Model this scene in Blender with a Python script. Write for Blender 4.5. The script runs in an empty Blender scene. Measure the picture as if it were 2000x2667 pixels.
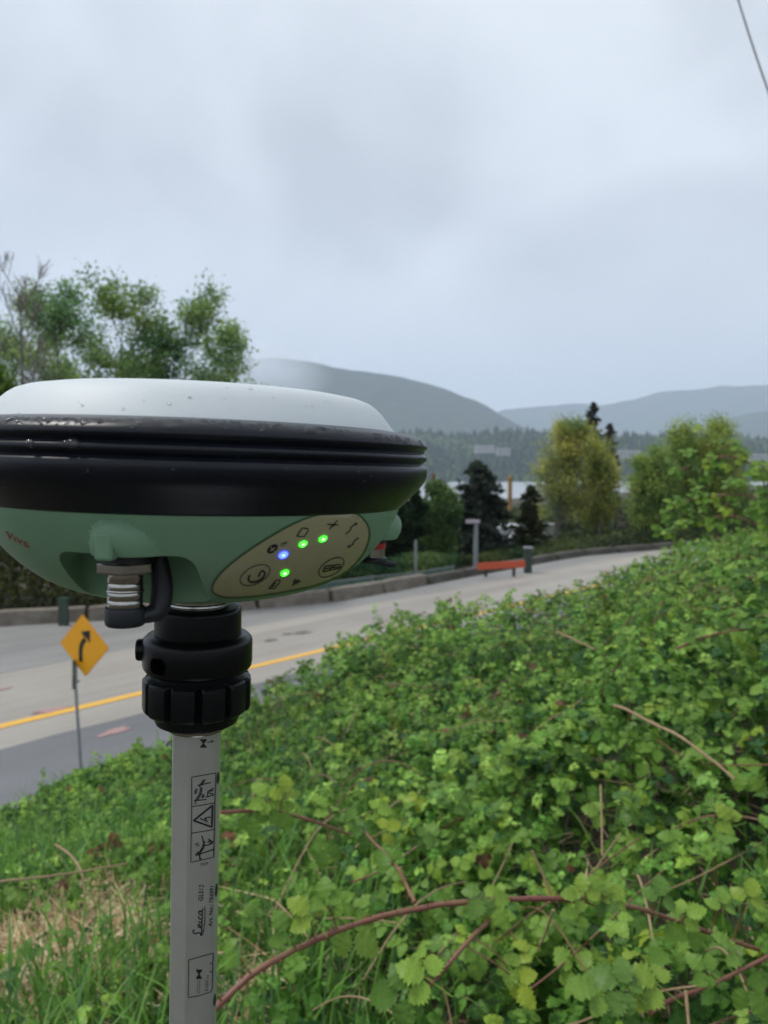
import bpy, bmesh, math, random
import numpy as np
from mathutils import Vector, Matrix, Euler
from mathutils.bvhtree import BVHTree
from mathutils.geometry import delaunay_2d_cdt
from math import sin, cos, tan, radians as R, pi, atan, atan2, sqrt

random.seed(11)
rng = np.random.default_rng(7)
sc = bpy.context.scene
col = sc.collection

# ------------------------------------------------------------------ camera
FPX = 1950.0            # focal length in pixels of the 2000 x 2667 photograph
PITCH = 3.47            # degrees down
cam_d = bpy.data.cameras.new('camera')
cam = bpy.data.objects.new('camera', cam_d)
col.objects.link(cam)
cam_d.sensor_fit = 'VERTICAL'
cam_d.sensor_height = 36.0
cam_d.sensor_width = 27.0
cam_d.lens = 36.0 * FPX / 2667.0
cam.location = (0, 0, 0)
cam.rotation_euler = (R(90 - PITCH), 0, 0)
cam_d.clip_start = 0.02
cam_d.clip_end = 40000
cam_d.dof.use_dof = True
cam_d.dof.focus_distance = 0.37
cam_d.dof.aperture_fstop = 15.0
sc.camera = cam

# ------------------------------------------------------------------ world, sun, exposure
SUN_EL, SUN_AZ = 58.0, 282.0
w = bpy.data.worlds.new("World")
sc.world = w
w.use_nodes = True
nt = w.node_tree
for n in list(nt.nodes): nt.nodes.remove(n)
N = nt.nodes.new; L = nt.links.new
out = N('ShaderNodeOutputWorld')
sky = N('ShaderNodeTexSky'); sky.sky_type = 'NISHITA'; sky.sun_disc = False
sky.sun_elevation = R(SUN_EL); sky.sun_rotation = R(SUN_AZ)
bg1 = N('ShaderNodeBackground'); bg1.inputs[1].default_value = 0.1
L(sky.outputs[0], bg1.inputs[0])
tc = N('ShaderNodeTexCoord'); sep = N('ShaderNodeSeparateXYZ'); L(tc.outputs['Generated'], sep.inputs[0])
def mnode(op, a, b=None, c=None):
    m = N('ShaderNodeMath'); m.operation = op
    for i, v in enumerate((a, b, c)):
        if v is None: continue
        if isinstance(v, (int, float)): m.inputs[i].default_value = v
        else: L(v, m.inputs[i])
    return m.outputs[0]
zc_ = mnode('ADD', mnode('MAXIMUM', sep.outputs[2], 0.0), 0.5)
cx = mnode('DIVIDE', sep.outputs[0], zc_); cy = mnode('DIVIDE', sep.outputs[1], zc_)
cmb = N('ShaderNodeCombineXYZ'); L(cx, cmb.inputs[0]); L(cy, cmb.inputs[1]); cmb.inputs[2].default_value = 14.4
no1 = N('ShaderNodeTexNoise'); no1.inputs['Scale'].default_value = 2.3; no1.inputs['Detail'].default_value = 7
no1.inputs['Roughness'].default_value = .45; no1.inputs['Distortion'].default_value = .35
L(cmb.outputs[0], no1.inputs['Vector'])
cr = N('ShaderNodeValToRGB'); L(no1.outputs[0], cr.inputs[0])
cr.color_ramp.elements[0].position = .33; cr.color_ramp.elements[0].color = (.41, .44, .48, 1)
cr.color_ramp.elements[1].position = .60; cr.color_ramp.elements[1].color = (.60, .64, .69, 1)
# the cloud deck melts into even grey-blue towards the horizon
hf = mnode('MULTIPLY', mnode('SUBTRACT', sep.outputs[2], 0.03), 3.2)
hfc = N('ShaderNodeClamp'); L(hf, hfc.inputs[0])
mixh = N('ShaderNodeMix'); mixh.data_type = 'RGBA'
L(hfc.outputs[0], mixh.inputs['Factor']); mixh.inputs['A'].default_value = (.50, .545, .60, 1); L(cr.outputs[0], mixh.inputs['B'])
bg2 = N('ShaderNodeBackground'); bg2.inputs[1].default_value = .84
L(mixh.outputs['Result'], bg2.inputs[0])
ms = N('ShaderNodeMixShader'); ms.inputs[0].default_value = .94
L(bg1.outputs[0], ms.inputs[1]); L(bg2.outputs[0], ms.inputs[2]); L(ms.outputs[0], out.inputs[0])

sd = bpy.data.lights.new('sun', 'SUN'); sd.energy = 1.5; sd.angle = R(16); sd.color = (1.0, .97, .92)
so = bpy.data.objects.new('sun', sd); col.objects.link(so)
# direction the light comes from: ahead-left of the camera, high
az = R(SUN_AZ); el = R(SUN_EL)
dirv = Vector((sin(az) * cos(el), cos(az) * cos(el), sin(el)))
so.rotation_euler = dirv.to_track_quat('Z', 'Y').to_euler()

sc.view_settings.view_transform = 'Standard'
sc.view_settings.look = 'None'
sc.view_settings.exposure = 0.78
sc.view_settings.gamma = 1.0
sc.view_settings.use_curve_mapping = False
sc.cycles.volume_max_steps = 64
sc.cycles.max_bounces = 8
sc.cycles.volume_bounces = 3
sc.cycles.transparent_max_bounces = 12

# ------------------------------------------------------------------ helpers
def noise2(x, y, seed=0):
    """smooth value noise, vectorised"""
    x = np.asarray(x, float); y = np.asarray(y, float)
    xi = np.floor(x).astype(np.int64); yi = np.floor(y).astype(np.int64)
    fx = x - xi; fy = y - yi
    fx = fx * fx * (3 - 2 * fx); fy = fy * fy * (3 - 2 * fy)
    def h(a, b):
        n = (a * 374761393 + b * 668265263 + seed * 1442695041) & 0x7fffffff
        n = ((n ^ (n >> 13)) * 1274126177) & 0x7fffffff
        return ((n ^ (n >> 16)) & 0xffff) / 65535.0
    return (h(xi, yi) * (1 - fx) + h(xi + 1, yi) * fx) * (1 - fy) + (h(xi, yi + 1) * (1 - fx) + h(xi + 1, yi + 1) * fx) * fy
def fbm(x, y, seed=0, octv=4):
    v = 0; a = .5
    for i in range(octv):
        v = v + a * noise2(x * 2 ** i, y * 2 ** i, seed + i * 17); a *= .5
    return v

def ray(px, py):
    """direction of the ray through a point of the photograph (Y component 1 is not forced)"""
    a = (px - 1000) / FPX; b = -(py - 1333.5) / FPX
    c, s = cos(R(PITCH)), sin(R(PITCH))
    return Vector((a, c + b * s, b * c - s))
def P(px, py, Y):
    d = ray(px, py); return d * (Y / d.y)
def onz(px, py, z):
    d = ray(px, py); return d * (z / d.z)

def mesh_np(name, V, F, mat=None, colors=None, smooth=False, uv=None):
    """V (n,3), F (m,3|4) integer array"""
    me = bpy.data.meshes.new(name)
    V = np.asarray(V, np.float32); F = np.asarray(F, np.int32)
    k = F.shape[1]
    me.vertices.add(len(V)); me.vertices.foreach_set('co', V.ravel())
    me.loops.add(F.size); me.loops.foreach_set('vertex_index', F.ravel())
    me.polygons.add(len(F))
    me.polygons.foreach_set('loop_start', np.arange(0, F.size, k, dtype=np.int32))
    if smooth: me.polygons.foreach_set('use_smooth', np.ones(len(F), bool))
    if colors is not None:
        at = me.color_attributes.new('Col', 'FLOAT_COLOR', 'POINT')
        c4 = np.ones((len(V), 4), np.float32); c4[:, :3] = colors
        at.data.foreach_set('color', c4.ravel())
    me.update(calc_edges=True)
    if mat: me.materials.append(mat)
    return me
def link(name, me, parent=None, mat=None, **kw):
    o = bpy.data.objects.new(name, me); col.objects.link(o)
    if parent is not None: o.parent = parent
    if mat is not None and me is not None and not me.materials: me.materials.append(mat)
    for k, v in kw.items(): o[k] = v
    return o
def empty(name, label, cat, loc=(0, 0, 0), group=None, rot=None):
    o = bpy.data.objects.new(name, None); col.objects.link(o)
    o.location = loc; o.empty_display_size = .05
    if rot: o.rotation_euler = rot
    o['label'] = label; o['category'] = cat
    if group: o['group'] = group
    return o
class MB:
    """collects simple shapes"""
    def __init__(s): s.v = []; s.f = []
    def add(s, vs, fs):
        b = len(s.v); s.v += [tuple(v) for v in vs]; s.f += [tuple(i + b for i in f) for f in fs]
    def box(s, c, d, rot=None):
        c = Vector(c); h = Vector(d) / 2; vs = []
        for x in (-1, 1):
            for y in (-1, 1):
                for z in (-1, 1):
                    v = Vector((x * h.x, y * h.y, z * h.z))
                    if rot is not None: v = rot @ v
                    vs.append(c + v)
        s.add(vs, [(0, 1, 3, 2), (4, 6, 7, 5), (0, 4, 5, 1), (2, 3, 7, 6), (0, 2, 6, 4), (1, 5, 7, 3)])
    def tube(s, pts, rad, n=8, caps=True, flat=None):
        pts = [Vector(p) for p in pts]
        if not isinstance(rad, (list, tuple)): rad = [rad] * len(pts)
        vs = []; fs = []
        up = Vector((0, 0, 1)); prev = None
        for i, p in enumerate(pts):
            d = (pts[min(i + 1, len(pts) - 1)] - pts[max(i - 1, 0)]).normalized()
            if prev is None:
                a = d.cross(up)
                if a.length < .1: a = d.cross(Vector((0, 1, 0)))
            else:
                a = prev - d * prev.dot(d)
            a.normalize(); prev = a; b = d.cross(a)
            for k in range(n):
                t = 2 * pi * k / n
                ra = rad[i]; rb = rad[i] * (flat if flat else 1)
                vs.append(p + a * cos(t) * ra + b * sin(t) * rb)
        for i in range(len(pts) - 1):
            for k in range(n):
                fs.append((i * n + k, i * n + (k + 1) % n, (i + 1) * n + (k + 1) % n, (i + 1) * n + k))
        if caps:
            fs.append(tuple(range(n))[::-1]); fs.append(tuple(range((len(pts) - 1) * n, len(pts) * n)))
        s.add(vs, fs)
    def lathe(s, prof, n=96, rf=None, c=(0, 0, 0), closed=False):
        """prof list (r,z)"""
        vs = []; fs = []
        for (r, z) in prof:
            for k in range(n):
                a = 2 * pi * k / n
                rr = rf(r, z, a) if rf else r
                vs.append((c[0] + rr * cos(a), c[1] + rr * sin(a), c[2] + z))
        for i in range(len(prof) - 1):
            for k in range(n):
                fs.append((i * n + k, i * n + (k + 1) % n, (i + 1) * n + (k + 1) % n, (i + 1) * n + k))
        if closed:
            fs.append(tuple(range(n))[::-1]); fs.append(tuple(range((len(prof) - 1) * n, len(prof) * n)))
        s.add(vs, fs)
    def mesh(s, name, mat=None, smooth=None):
        me = bpy.data.meshes.new(name); me.from_pydata(s.v, [], s.f)
        bm = bmesh.new(); bm.from_mesh(me); bmesh.ops.recalc_face_normals(bm, faces=bm.faces); bm.to_mesh(me); bm.free()
        if smooth is not None:
            me.shade_smooth(); me.set_sharp_from_angle(angle=R(smooth))
        if mat: me.materials.append(mat)
        return me
    def obj(s, name, mat=None, parent=None, smooth=None, **kw):
        return link(name, s.mesh(name, mat, smooth), parent, **kw)

# ------------------------------------------------------------------ materials
def mat(name, base=(.5, .5, .5), rough=.5, metal=0, spec=.5, var=None, scale=5, bump=0, bscale=50, coat=0, detail=4, coord='Object', emit=None, estr=1):
    m = bpy.data.materials.new(name); m.use_nodes = True
    t = m.node_tree; p = t.nodes['Principled BSDF']
    p.inputs['Base Color'].default_value = (*base, 1); p.inputs['Roughness'].default_value = rough
    p.inputs['Metallic'].default_value = metal; p.inputs['Specular IOR Level'].default_value = spec
    p.inputs['Coat Weight'].default_value = coat
    tcn = t.nodes.new('ShaderNodeTexCoord')
    if var:
        n = t.nodes.new('ShaderNodeTexNoise'); n.inputs['Scale'].default_value = scale; n.inputs['Detail'].default_value = detail
        n.inputs['Roughness'].default_value = .6
        t.links.new(tcn.outputs[coord], n.inputs['Vector'])
        r = t.nodes.new('ShaderNodeValToRGB'); t.links.new(n.outputs[0], r.inputs[0])
        r.color_ramp.elements[0].position = .35; r.color_ramp.elements[1].position = .65
        r.color_ramp.elements[0].color = (*base, 1); r.color_ramp.elements[1].color = (*var, 1)
        t.links.new(r.outputs[0], p.inputs['Base Color'])
    if bump:
        n = t.nodes.new('ShaderNodeTexNoise'); n.inputs['Scale'].default_value = bscale; n.inputs['Detail'].default_value = 5
        t.links.new(tcn.outputs[coord], n.inputs['Vector'])
        b = t.nodes.new('ShaderNodeBump'); b.inputs['Strength'].default_value = 1; b.inputs['Distance'].default_value = bump
        t.links.new(n.outputs[0], b.inputs['Height']); t.links.new(b.outputs[0], p.inputs['Normal'])
    if emit:
        p.inputs['Emission Color'].default_value = (*emit, 1); p.inputs['Emission Strength'].default_value = estr
    return m
def leafmat(name, rough=.42, trans=.35, spec=.25, fixed=None, mott=0):
    """leaf: colour from the 'Col' attribute (or fixed), part of the light passes through"""
    m = bpy.data.materials.new(name); m.use_nodes = True
    t = m.node_tree; p = t.nodes['Principled BSDF']; o = t.nodes['Material Output']
    p.inputs['Roughness'].default_value = rough; p.inputs['Specular IOR Level'].default_value = spec
    tr = t.nodes.new('ShaderNodeBsdfTranslucent'); mx = t.nodes.new('ShaderNodeMixShader'); mx.inputs[0].default_value = trans
    if fixed is None:
        a = t.nodes.new('ShaderNodeAttribute'); a.attribute_name = 'Col'; src = a.outputs['Color']
        if mott:
            tcn = t.nodes.new('ShaderNodeTexCoord'); n = t.nodes.new('ShaderNodeTexNoise'); n.inputs['Scale'].default_value = mott; n.inputs['Detail'].default_value = 3
            t.links.new(tcn.outputs['Object'], n.inputs['Vector'])
            mr = t.nodes.new('ShaderNodeMapRange'); mr.inputs['From Min'].default_value = .3; mr.inputs['From Max'].default_value = .7; mr.inputs['To Min'].default_value = .6; mr.inputs['To Max'].default_value = 1.35
            t.links.new(n.outputs[0], mr.inputs[0])
            vm = t.nodes.new('ShaderNodeVectorMath'); vm.operation = 'SCALE'; t.links.new(src, vm.inputs[0]); t.links.new(mr.outputs[0], vm.inputs['Scale']); src = vm.outputs[0]
            bp = t.nodes.new('ShaderNodeBump'); bp.inputs['Distance'].default_value = .004; t.links.new(n.outputs[0], bp.inputs['Height']); t.links.new(bp.outputs[0], p.inputs['Normal'])
    else:
        oi = t.nodes.new('ShaderNodeObjectInfo'); r = t.nodes.new('ShaderNodeValToRGB')
        t.links.new(oi.outputs['Random'], r.inputs[0])
        els = r.color_ramp.elements
        els[0].color = (*fixed[0], 1); els[1].color = (*fixed[-1], 1)
        for i, c in enumerate(fixed[1:-1]):
            e = els.new((i + 1) / (len(fixed) - 1)); e.color = (*c, 1)
        src = r.outputs[0]
        # veins and blotches
        tcn = t.nodes.new('ShaderNodeTexCoord'); n = t.nodes.new('ShaderNodeTexNoise'); n.inputs['Scale'].default_value = 9
        t.links.new(tcn.outputs['Object'], n.inputs['Vector'])
        mr = t.nodes.new('ShaderNodeMapRange'); mr.inputs['To Min'].default_value = .7; mr.inputs['To Max'].default_value = 1.25
        t.links.new(n.outputs[0], mr.inputs[0])
        mm = t.nodes.new('ShaderNodeMix'); mm.data_type = 'RGBA'; mm.blend_type = 'MULTIPLY'; mm.inputs['Factor'].default_value = 1
        cc = t.nodes.new('ShaderNodeCombineXYZ')
        for i in range(3): t.links.new(mr.outputs[0], cc.inputs[i])
        t.links.new(src, mm.inputs['A']); t.links.new(cc.outputs[0], mm.inputs['B']); src = mm.outputs['Result']
    t.links.new(src, p.inputs['Base Color']); t.links.new(src, tr.inputs[0])
    t.links.new(p.outputs[0], mx.inputs[1]); t.links.new(tr.outputs[0], mx.inputs[2]); t.links.new(mx.outputs[0], o.inputs[0])
    return m

M = {}
M['leaf'] = leafmat('bramble_leaf_green', trans=.27, spec=.16, mott=75)
M['treeleaf'] = leafmat('tree_leaf_green', rough=.6, trans=.5, spec=.15)
M['heroleaf'] = leafmat('young_leaf', trans=.28, spec=.16, fixed=[(.075, .16, .028), (.15, .28, .04), (.11, .21, .045), (.23, .37, .055), (.12, .24, .035)])
M['yellowleaf'] = leafmat('yellow_leaf', fixed=[(.30, .39, .04), (.20, .33, .05)])
M['grass'] = leafmat('grass_blade', rough=.5, trans=.35)
M['straw'] = leafmat('dry_straw', rough=.8, trans=.15, spec=.2)
M['soil'] = mat('soil', (.028, .024, .014), .95, var=(.065, .055, .030), scale=6, bump=.02, bscale=14)
M['bark'] = mat('bark', (.055, .045, .035), .9, var=(.12, .10, .08), scale=3, bump=.01, bscale=20)
M['barkpale'] = mat('pale_bark', (.13, .12, .10), .9, var=(.22, .20, .17), scale=3)
M['canered'] = mat('red_cane', (.16, .05, .035), .45, var=(.20, .11, .05), scale=9, bump=.0006, bscale=300)
M['canetan'] = mat('tan_cane', (.22, .12, .05), .5, var=(.17, .07, .04), scale=7, bump=.0006, bscale=300)
M['canedry'] = mat('dry_cane', (.34, .24, .13), .7, var=(.26, .17, .09), scale=12, bump=.0005, bscale=300)

# ------------------------------------------------------------------ terrain
UT = np.array([.69, .7238]); NS = np.array([.7238, -.69])
def st(x, y):
    return NS[0] * x + NS[1] * (y - 19.7), UT[0] * x + UT[1] * y
def fromst(s, t):
    # solve for x,y
    px = s * NS[0] + (t - UT[1] * 19.7) * UT[0]
    py = 19.7 + s * NS[1] + (t - UT[1] * 19.7) * UT[1]
    return px, py
ZROAD = -4.5
MN = np.array([-1.2, -.51, -.25, 0, .25, .4, .52, .8, 1.4])
YN = np.array([0, 1.5, 3, 5.5, 9, 14, 20, 40])
ZC = np.array([
 [-1.45, -1.40, -1.95, -2.95, -3.5, -3.9, -4.2, -4.4],
 [-1.35, -1.30, -1.72, -2.78, -3.4, -3.8, -4.1, -4.3],
 [-1.25, -1.20, -1.54, -2.18, -2.95, -3.5, -3.9, -4.2],
 [-1.10, -1.06, -1.28, -1.54, -1.84, -2.75, -3.5, -4.0],
 [-1.00, -.95, -1.03, -1.20, -1.62, -2.26, -3.1, -3.8],
 [-.95, -.82, -.76, -.90, -1.15, -1.58, -2.1, -3.4],
 [-.90, -.72, -.60, -.58, -.80, -1.22, -1.70, -3.0],
 [-.85, -.50, -.30, -.10, -.1, -.4, -.8, -2.0],
 [-.80, -.45, -.10, .3, .5, .5, .5, .5]])
def barrier_s(t):
    # pavement edge on the far side: distance across the road at distance t along it
    return np.interp(t, [-60, -20, 0, 7.7, 12, 16.9, 24.8, 33.5, 43.7, 60, 90], [-24, -16.5, -11.6, -8.7, -6.3, -4.6, -4.9, -5.2, -2.4, 5, 22])
def canopy_table(x, y):
    yy = np.maximum(y, 1.2); m = x / yy
    mi = np.interp(m, MN, np.arange(len(MN))); yi = np.interp(np.maximum(y, 0), YN, np.arange(len(YN)))
    m0 = np.clip(np.floor(mi).astype(int), 0, len(MN) - 2); y0 = np.clip(np.floor(yi).astype(int), 0, len(YN) - 2)
    fm = mi - m0; fy = yi - y0
    return (ZC[m0, y0] * (1 - fm) + ZC[m0 + 1, y0] * fm) * (1 - fy) + (ZC[m0, y0 + 1] * (1 - fm) + ZC[m0 + 1, y0 + 1] * fm) * fy
def canopy_h(x, y):
    """thickness of the plant layer"""
    m = x / np.maximum(y, 1.2)
    h = np.interp(m, [-.5, -.1, .2, .5], [.16, .26, .40, .5])
    return h
def canopy(x, y):
    x = np.asarray(x, float); y = np.asarray(y, float)
    s, t = st(x, y)
    F = np.clip((s - 3.9) / 3.3, 0, 1); F = F * F * (3 - 2 * F)
    g = canopy_table(x, y)
    z = (ZROAD + .1) * (1 - F) + g * F
    z = z + ((fbm(x * 1.6, y * 1.6, 3, 3) - .45) * .30 + (fbm(x * .75 + 5, y * .75, 13, 2) - .38) * .30) * np.clip(canopy_h(x, y) * 2.4, 0, 1) * np.clip(F * 2, 0, 1)
    return z
def ground_z(x, y):
    x = np.asarray(x, float); y = np.asarray(y, float)
    s, t = st(x, y)
    z = canopy(x, y) - canopy_h(x, y) - .05
    z = np.where(s < 4.2, ZROAD - .03, np.maximum(z, ZROAD - .03))
    b = barrier_s(t) - s
    far = ZROAD - .12 - .062 * np.clip(b - .5, 0, None) + (fbm(x * .15, y * .15, 5, 3) - .45) * .8 * np.clip(b / 12, 0, 1)
    far = np.maximum(far, -33)
    return np.where(b > .3, far, z)
# polar sheet
nr, na = 230, 320
rr = 0.35 * (1600 / .35) ** (np.arange(nr) / (nr - 1)); aa = np.linspace(0, 2 * pi, na, endpoint=False)
rgrid, agrid = np.meshgrid(rr, aa, indexing='ij')
GX = rgrid * np.sin(agrid); GY = rgrid * np.cos(agrid); GZ = ground_z(GX, GY)
V = np.stack([GX, GY, GZ], -1).reshape(-1, 3); V = np.vstack([V, [[0, 0, float(ground_z(0., 0.))]]])
i = np.arange(nr - 1)[:, None]; k = np.arange(na)[None, :]; k2 = (k + 1) % na
F = np.stack([i * na + k, i * na + k2, (i + 1) * na + k2, (i + 1) * na + k], -1).reshape(-1, 4)
cen = len(V) - 1
F = np.vstack([F, np.stack([np.full(na, cen), np.arange(na), (np.arange(na) + 1) % na, (np.arange(na) + 1) % na], -1)[:, :4]])
F = F[:-na]
link('ground', mesh_np('ground', V, F, M['soil'], smooth=True), kind='structure')

# ---- water
mw = mat('water', (.30, .33, .355), .4, spec=.5, var=(.35, .38, .40), scale=.02, bump=.2, bscale=.5)
Vw = [(-4000, 60, -30), (4000, 60, -30), (4000, 1600, -30), (-4000, 1600, -30)]
link('water', mesh_np('water', Vw, [[0, 1, 2, 3]], mw), kind='structure')

# ---- road: three strips of different age
def strip(name, sa, sb, t0, t1, z, m, n=120, **kw):
    ts = np.linspace(t0, t1, n); V = []; F = []
    for t in ts:
        a = sa(t) if callable(sa) else sa; b = sb(t) if callable(sb) else sb
        for f in (0, .5, 1):
            s_ = a + (b - a) * f
            x, y = fromst(s_, t); V.append((x, y, z))
    for i in range(n - 1):
        for j in range(2):
            F.append([i * 3 + j, i * 3 + j + 1, (i + 1) * 3 + j + 1, (i + 1) * 3 + j])
    o = link(name, mesh_np(name, V, F, m), **kw); return o
def roadmat(name, c1, c2, rough, streak):
    m = mat(name, c1, rough, var=c2, scale=.35, bump=.004, bscale=60, detail=8, spec=.35)
    t = m.node_tree; p = t.nodes['Principled BSDF']
    tcn = t.nodes.new('ShaderNodeTexCoord'); mp = t.nodes.new('ShaderNodeMapping')
    mp.inputs['Rotation'].default_value = (0, 0, -atan2(.7238, .69)); mp.vector_type = 'TEXTURE'
    mp.inputs['Rotation'].default_value = (0, 0, atan2(.7238, .69)); mp.inputs['Scale'].default_value = (14, .8, 1)
    t.links.new(tcn.outputs['Object'], mp.inputs[0])
    n = t.nodes.new('ShaderNodeTexNoise'); n.inputs['Scale'].default_value = 1.0; n.inputs['Detail'].default_value = 5
    t.links.new(mp.outputs[0], n.inputs['Vector'])
    n2 = t.nodes.new('ShaderNodeTexNoise'); n2.inputs['Scale'].default_value = 45; n2.inputs['Detail'].default_value = 3
    t.links.new(tcn.outputs['Object'], n2.inputs['Vector'])
    mr = t.nodes.new('ShaderNodeMapRange'); mr.inputs['From Min'].default_value = .3; mr.inputs['From Max'].default_value = .7
    mr.inputs['To Min'].default_value = 1 - streak; mr.inputs['To Max'].default_value = 1 + streak
    t.links.new(n.outputs[0], mr.inputs[0])
    mr2 = t.nodes.new('ShaderNodeMapRange'); mr2.inputs['To Min'].default_value = .8; mr2.inputs['To Max'].default_value = 1.2
    t.links.new(n2.outputs[0], mr2.inputs[0])
    mu = t.nodes.new('ShaderNodeMath'); mu.operation = 'MULTIPLY'; t.links.new(mr.outputs[0], mu.inputs[0]); t.links.new(mr2.outputs[0], mu.inputs[1])
    cc = t.nodes.new('ShaderNodeCombineXYZ')
    for i in range(3): t.links.new(mu.outputs[0], cc.inputs[i])
    mm = t.nodes.new('ShaderNodeMix'); mm.data_type = 'RGBA'; mm.blend_type = 'MULTIPLY'; mm.inputs['Factor'].default_value = 1
    src = p.inputs['Base Color'].links[0].from_socket
    t.links.new(src, mm.inputs['A']); t.links.new(cc.outputs[0], mm.inputs['B']); t.links.new(mm.outputs['Result'], p.inputs['Base Color'])
    return m
m_tan = roadmat('worn_pavement', (.30, .275, .245), (.335, .31, .275), .6, .16)
m_sh = roadmat('dark_asphalt', (.15, .153, .16), (.17, .172, .18), .5, .13)
m_far = roadmat('grey_asphalt', (.225, .222, .215), (.255, .25, .24), .55, .15)
strip('road', 5.0, lambda t: float(barrier_s(t)) - .4, -55, 75, ZROAD, m_tan, kind='structure')
strip('road_shoulder', 5.0, lambda t: 1.08 + .04 * sin(t * 2.1) + .03 * sin(t * 5.3), -55, 75, ZROAD + .004, m_sh, kind='structure')
strip('road_far_lane', lambda t: -3.55 + .05 * sin(t * 1.3), lambda t: min(float(barrier_s(t)) - .35, -3.7), -55, 40, ZROAD + .004, m_far, kind='structure')
m_yel = mat('yellow_line_paint', (.80, .45, .06), .55, var=(.70, .40, .07), scale=30)
o = strip('yellow_line', .115, -.115, -55, 33, ZROAD + .009, m_yel, kind='structure')
m_red = mat('red_survey_paint', (.42, .20, .19), .7, var=(.32, .26, .24), scale=14)
def blotch(name, c, rx, ry, m, z, **kw):
    vs = [(c[0], c[1], z)]; n = 26
    for i in range(n):
        a = 2 * pi * i / n; q = .55 + .75 * random.random()
        vs.append((c[0] + rx * cos(a) * q * UT[0] + ry * sin(a) * q * NS[0], c[1] + rx * cos(a) * q * UT[1] + ry * sin(a) * q * NS[1], z))
    F = [[0, i + 1, (i + 1) % n + 1] for i in range(n)]
    return link(name, mesh_np(name, vs, F, m), **kw)
for (x, y, rx, ry) in ((138, 1850, .35, .14), (302, 1905, .30, .12), (4, 1796, .2, .08)):
    p = onz(x, y, ZROAD); blotch('paint_mark', p, rx, ry, m_red, ZROAD + .013, kind='structure')
m_iron = mat('manhole_iron', (.13, .12, .11), .6, var=(.17, .155, .14), scale=8)
for (x, y, r_) in ((785, 1648, .26), (705, 1668, .18)):
    p = onz(x, y, ZROAD); blotch('road_patch', p, r_, r_ * .8, m_iron, ZROAD + .010, kind='structure')
p = onz(748, 1652, ZROAD); blotch('road_patch', p, .16, .1, m_iron, ZROAD + .013, kind='structure')

# ------------------------------------------------------------------ hills and mountains
def ridge(name, pts, Y, depth, m, base=-30, seed=1, rough=18, x0=-1.0, x1=1.0, nx=260, ny=26, **kw):
    """mountain whose crest passes through the directions pts; a real slope in front of and behind the crest"""
    xs = np.linspace(x0, x1, nx) * Y
    px = 1000 + FPX * xs / Y * .998
    crest_px = np.interp(px, [p[0] for p in pts], [p[1] for p in pts])
    crest = (1215.3 - crest_px) / FPX * Y
    V = np.zeros((nx, ny, 3)); 
    for j in range(ny):
        f = j / (ny - 1)                       # 0 front foot .. 1 back foot
        g = f / .7 if f < .7 else 1 - (f - .7) / .3 * .6
        yy = Y - depth * .7 + depth * f
        h = base + (crest - base) * (g ** 1.15)
        nz = (fbm(xs / 420 + 9, np.full(nx, yy / 420.), seed, 5) - .48) * rough * min(1, g * 1.6) * (2.2 if f < .65 else .6)
        rdg = (fbm(xs / 90, np.full(nx, yy / 90.), seed + 3, 3) - .45) * rough * .25
        V[:, j, 0] = xs; V[:, j, 1] = yy; V[:, j, 2] = h + nz + rdg * min(1, g * 2)
    ii = np.arange(nx - 1)[:, None]; jj = np.arange(ny - 1)[None, :]
    F = np.stack([ii * ny + jj, (ii + 1) * ny + jj, (ii + 1) * ny + jj + 1, ii * ny + jj + 1], -1).reshape(-1, 4)
    return link(name, mesh_np(name, V.reshape(-1, 3), F, m, smooth=True), kind='structure', **kw)
m_for = mat('forested_slope', (.022, .04, .022), .95, var=(.05, .07, .035), scale=.012, spec=.1, detail=8)
ridge('mountain', [(-2000, 1190), (200, 1060), (500, 985), (620, 948), (690, 934), (740, 932), (800, 939), (880, 955), (980, 968), (1080, 985), (1150, 1004), (1200, 1022), (1250, 1044), (1300, 1076), (1350, 1106), (1420, 1128), (1600, 1160), (4000, 1195)], 4200, 1500, m_for, seed=2, rough=60)
ridge('mountain', [(-2000, 1120), (900, 1110), (1200, 1095), (1290, 1078), (1340, 1062), (1420, 1054), (1500, 1045), (1560, 1052), (1640, 1036), (1720, 1012), (1790, 1008), (1850, 1000), (1900, 1006), (1960, 1000), (2050, 992), (2400, 1010), (4000, 1100)], 8300, 2000, m_for, seed=8, rough=110)
ridge('mountain', [(-2000, 1200), (1700, 1180), (1800, 1130), (1860, 1098), (1920, 1078), (1980, 1066), (2060, 1050), (2300, 1010), (4000, 1100)], 5600, 1400, m_for, seed=5, rough=70)
m_shore = mat('shore_forest', (.028, .05, .022), .95, var=(.075, .105, .04), scale=.03, spec=.1, detail=8)
ridge('hillside', [(-2000, 1150), (900, 1140), (1060, 1132), (1110, 1126), (1180, 1136), (1250, 1130), (1300, 1121), (1360, 1126), (1450, 1130), (1560, 1136), (1680, 1134), (1800, 1140), (1900, 1132), (2000, 1150), (2300, 1140), (4000, 1160)], 2100, 900, m_shore, seed=4, rough=26, nx=420, ny=36)

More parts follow.
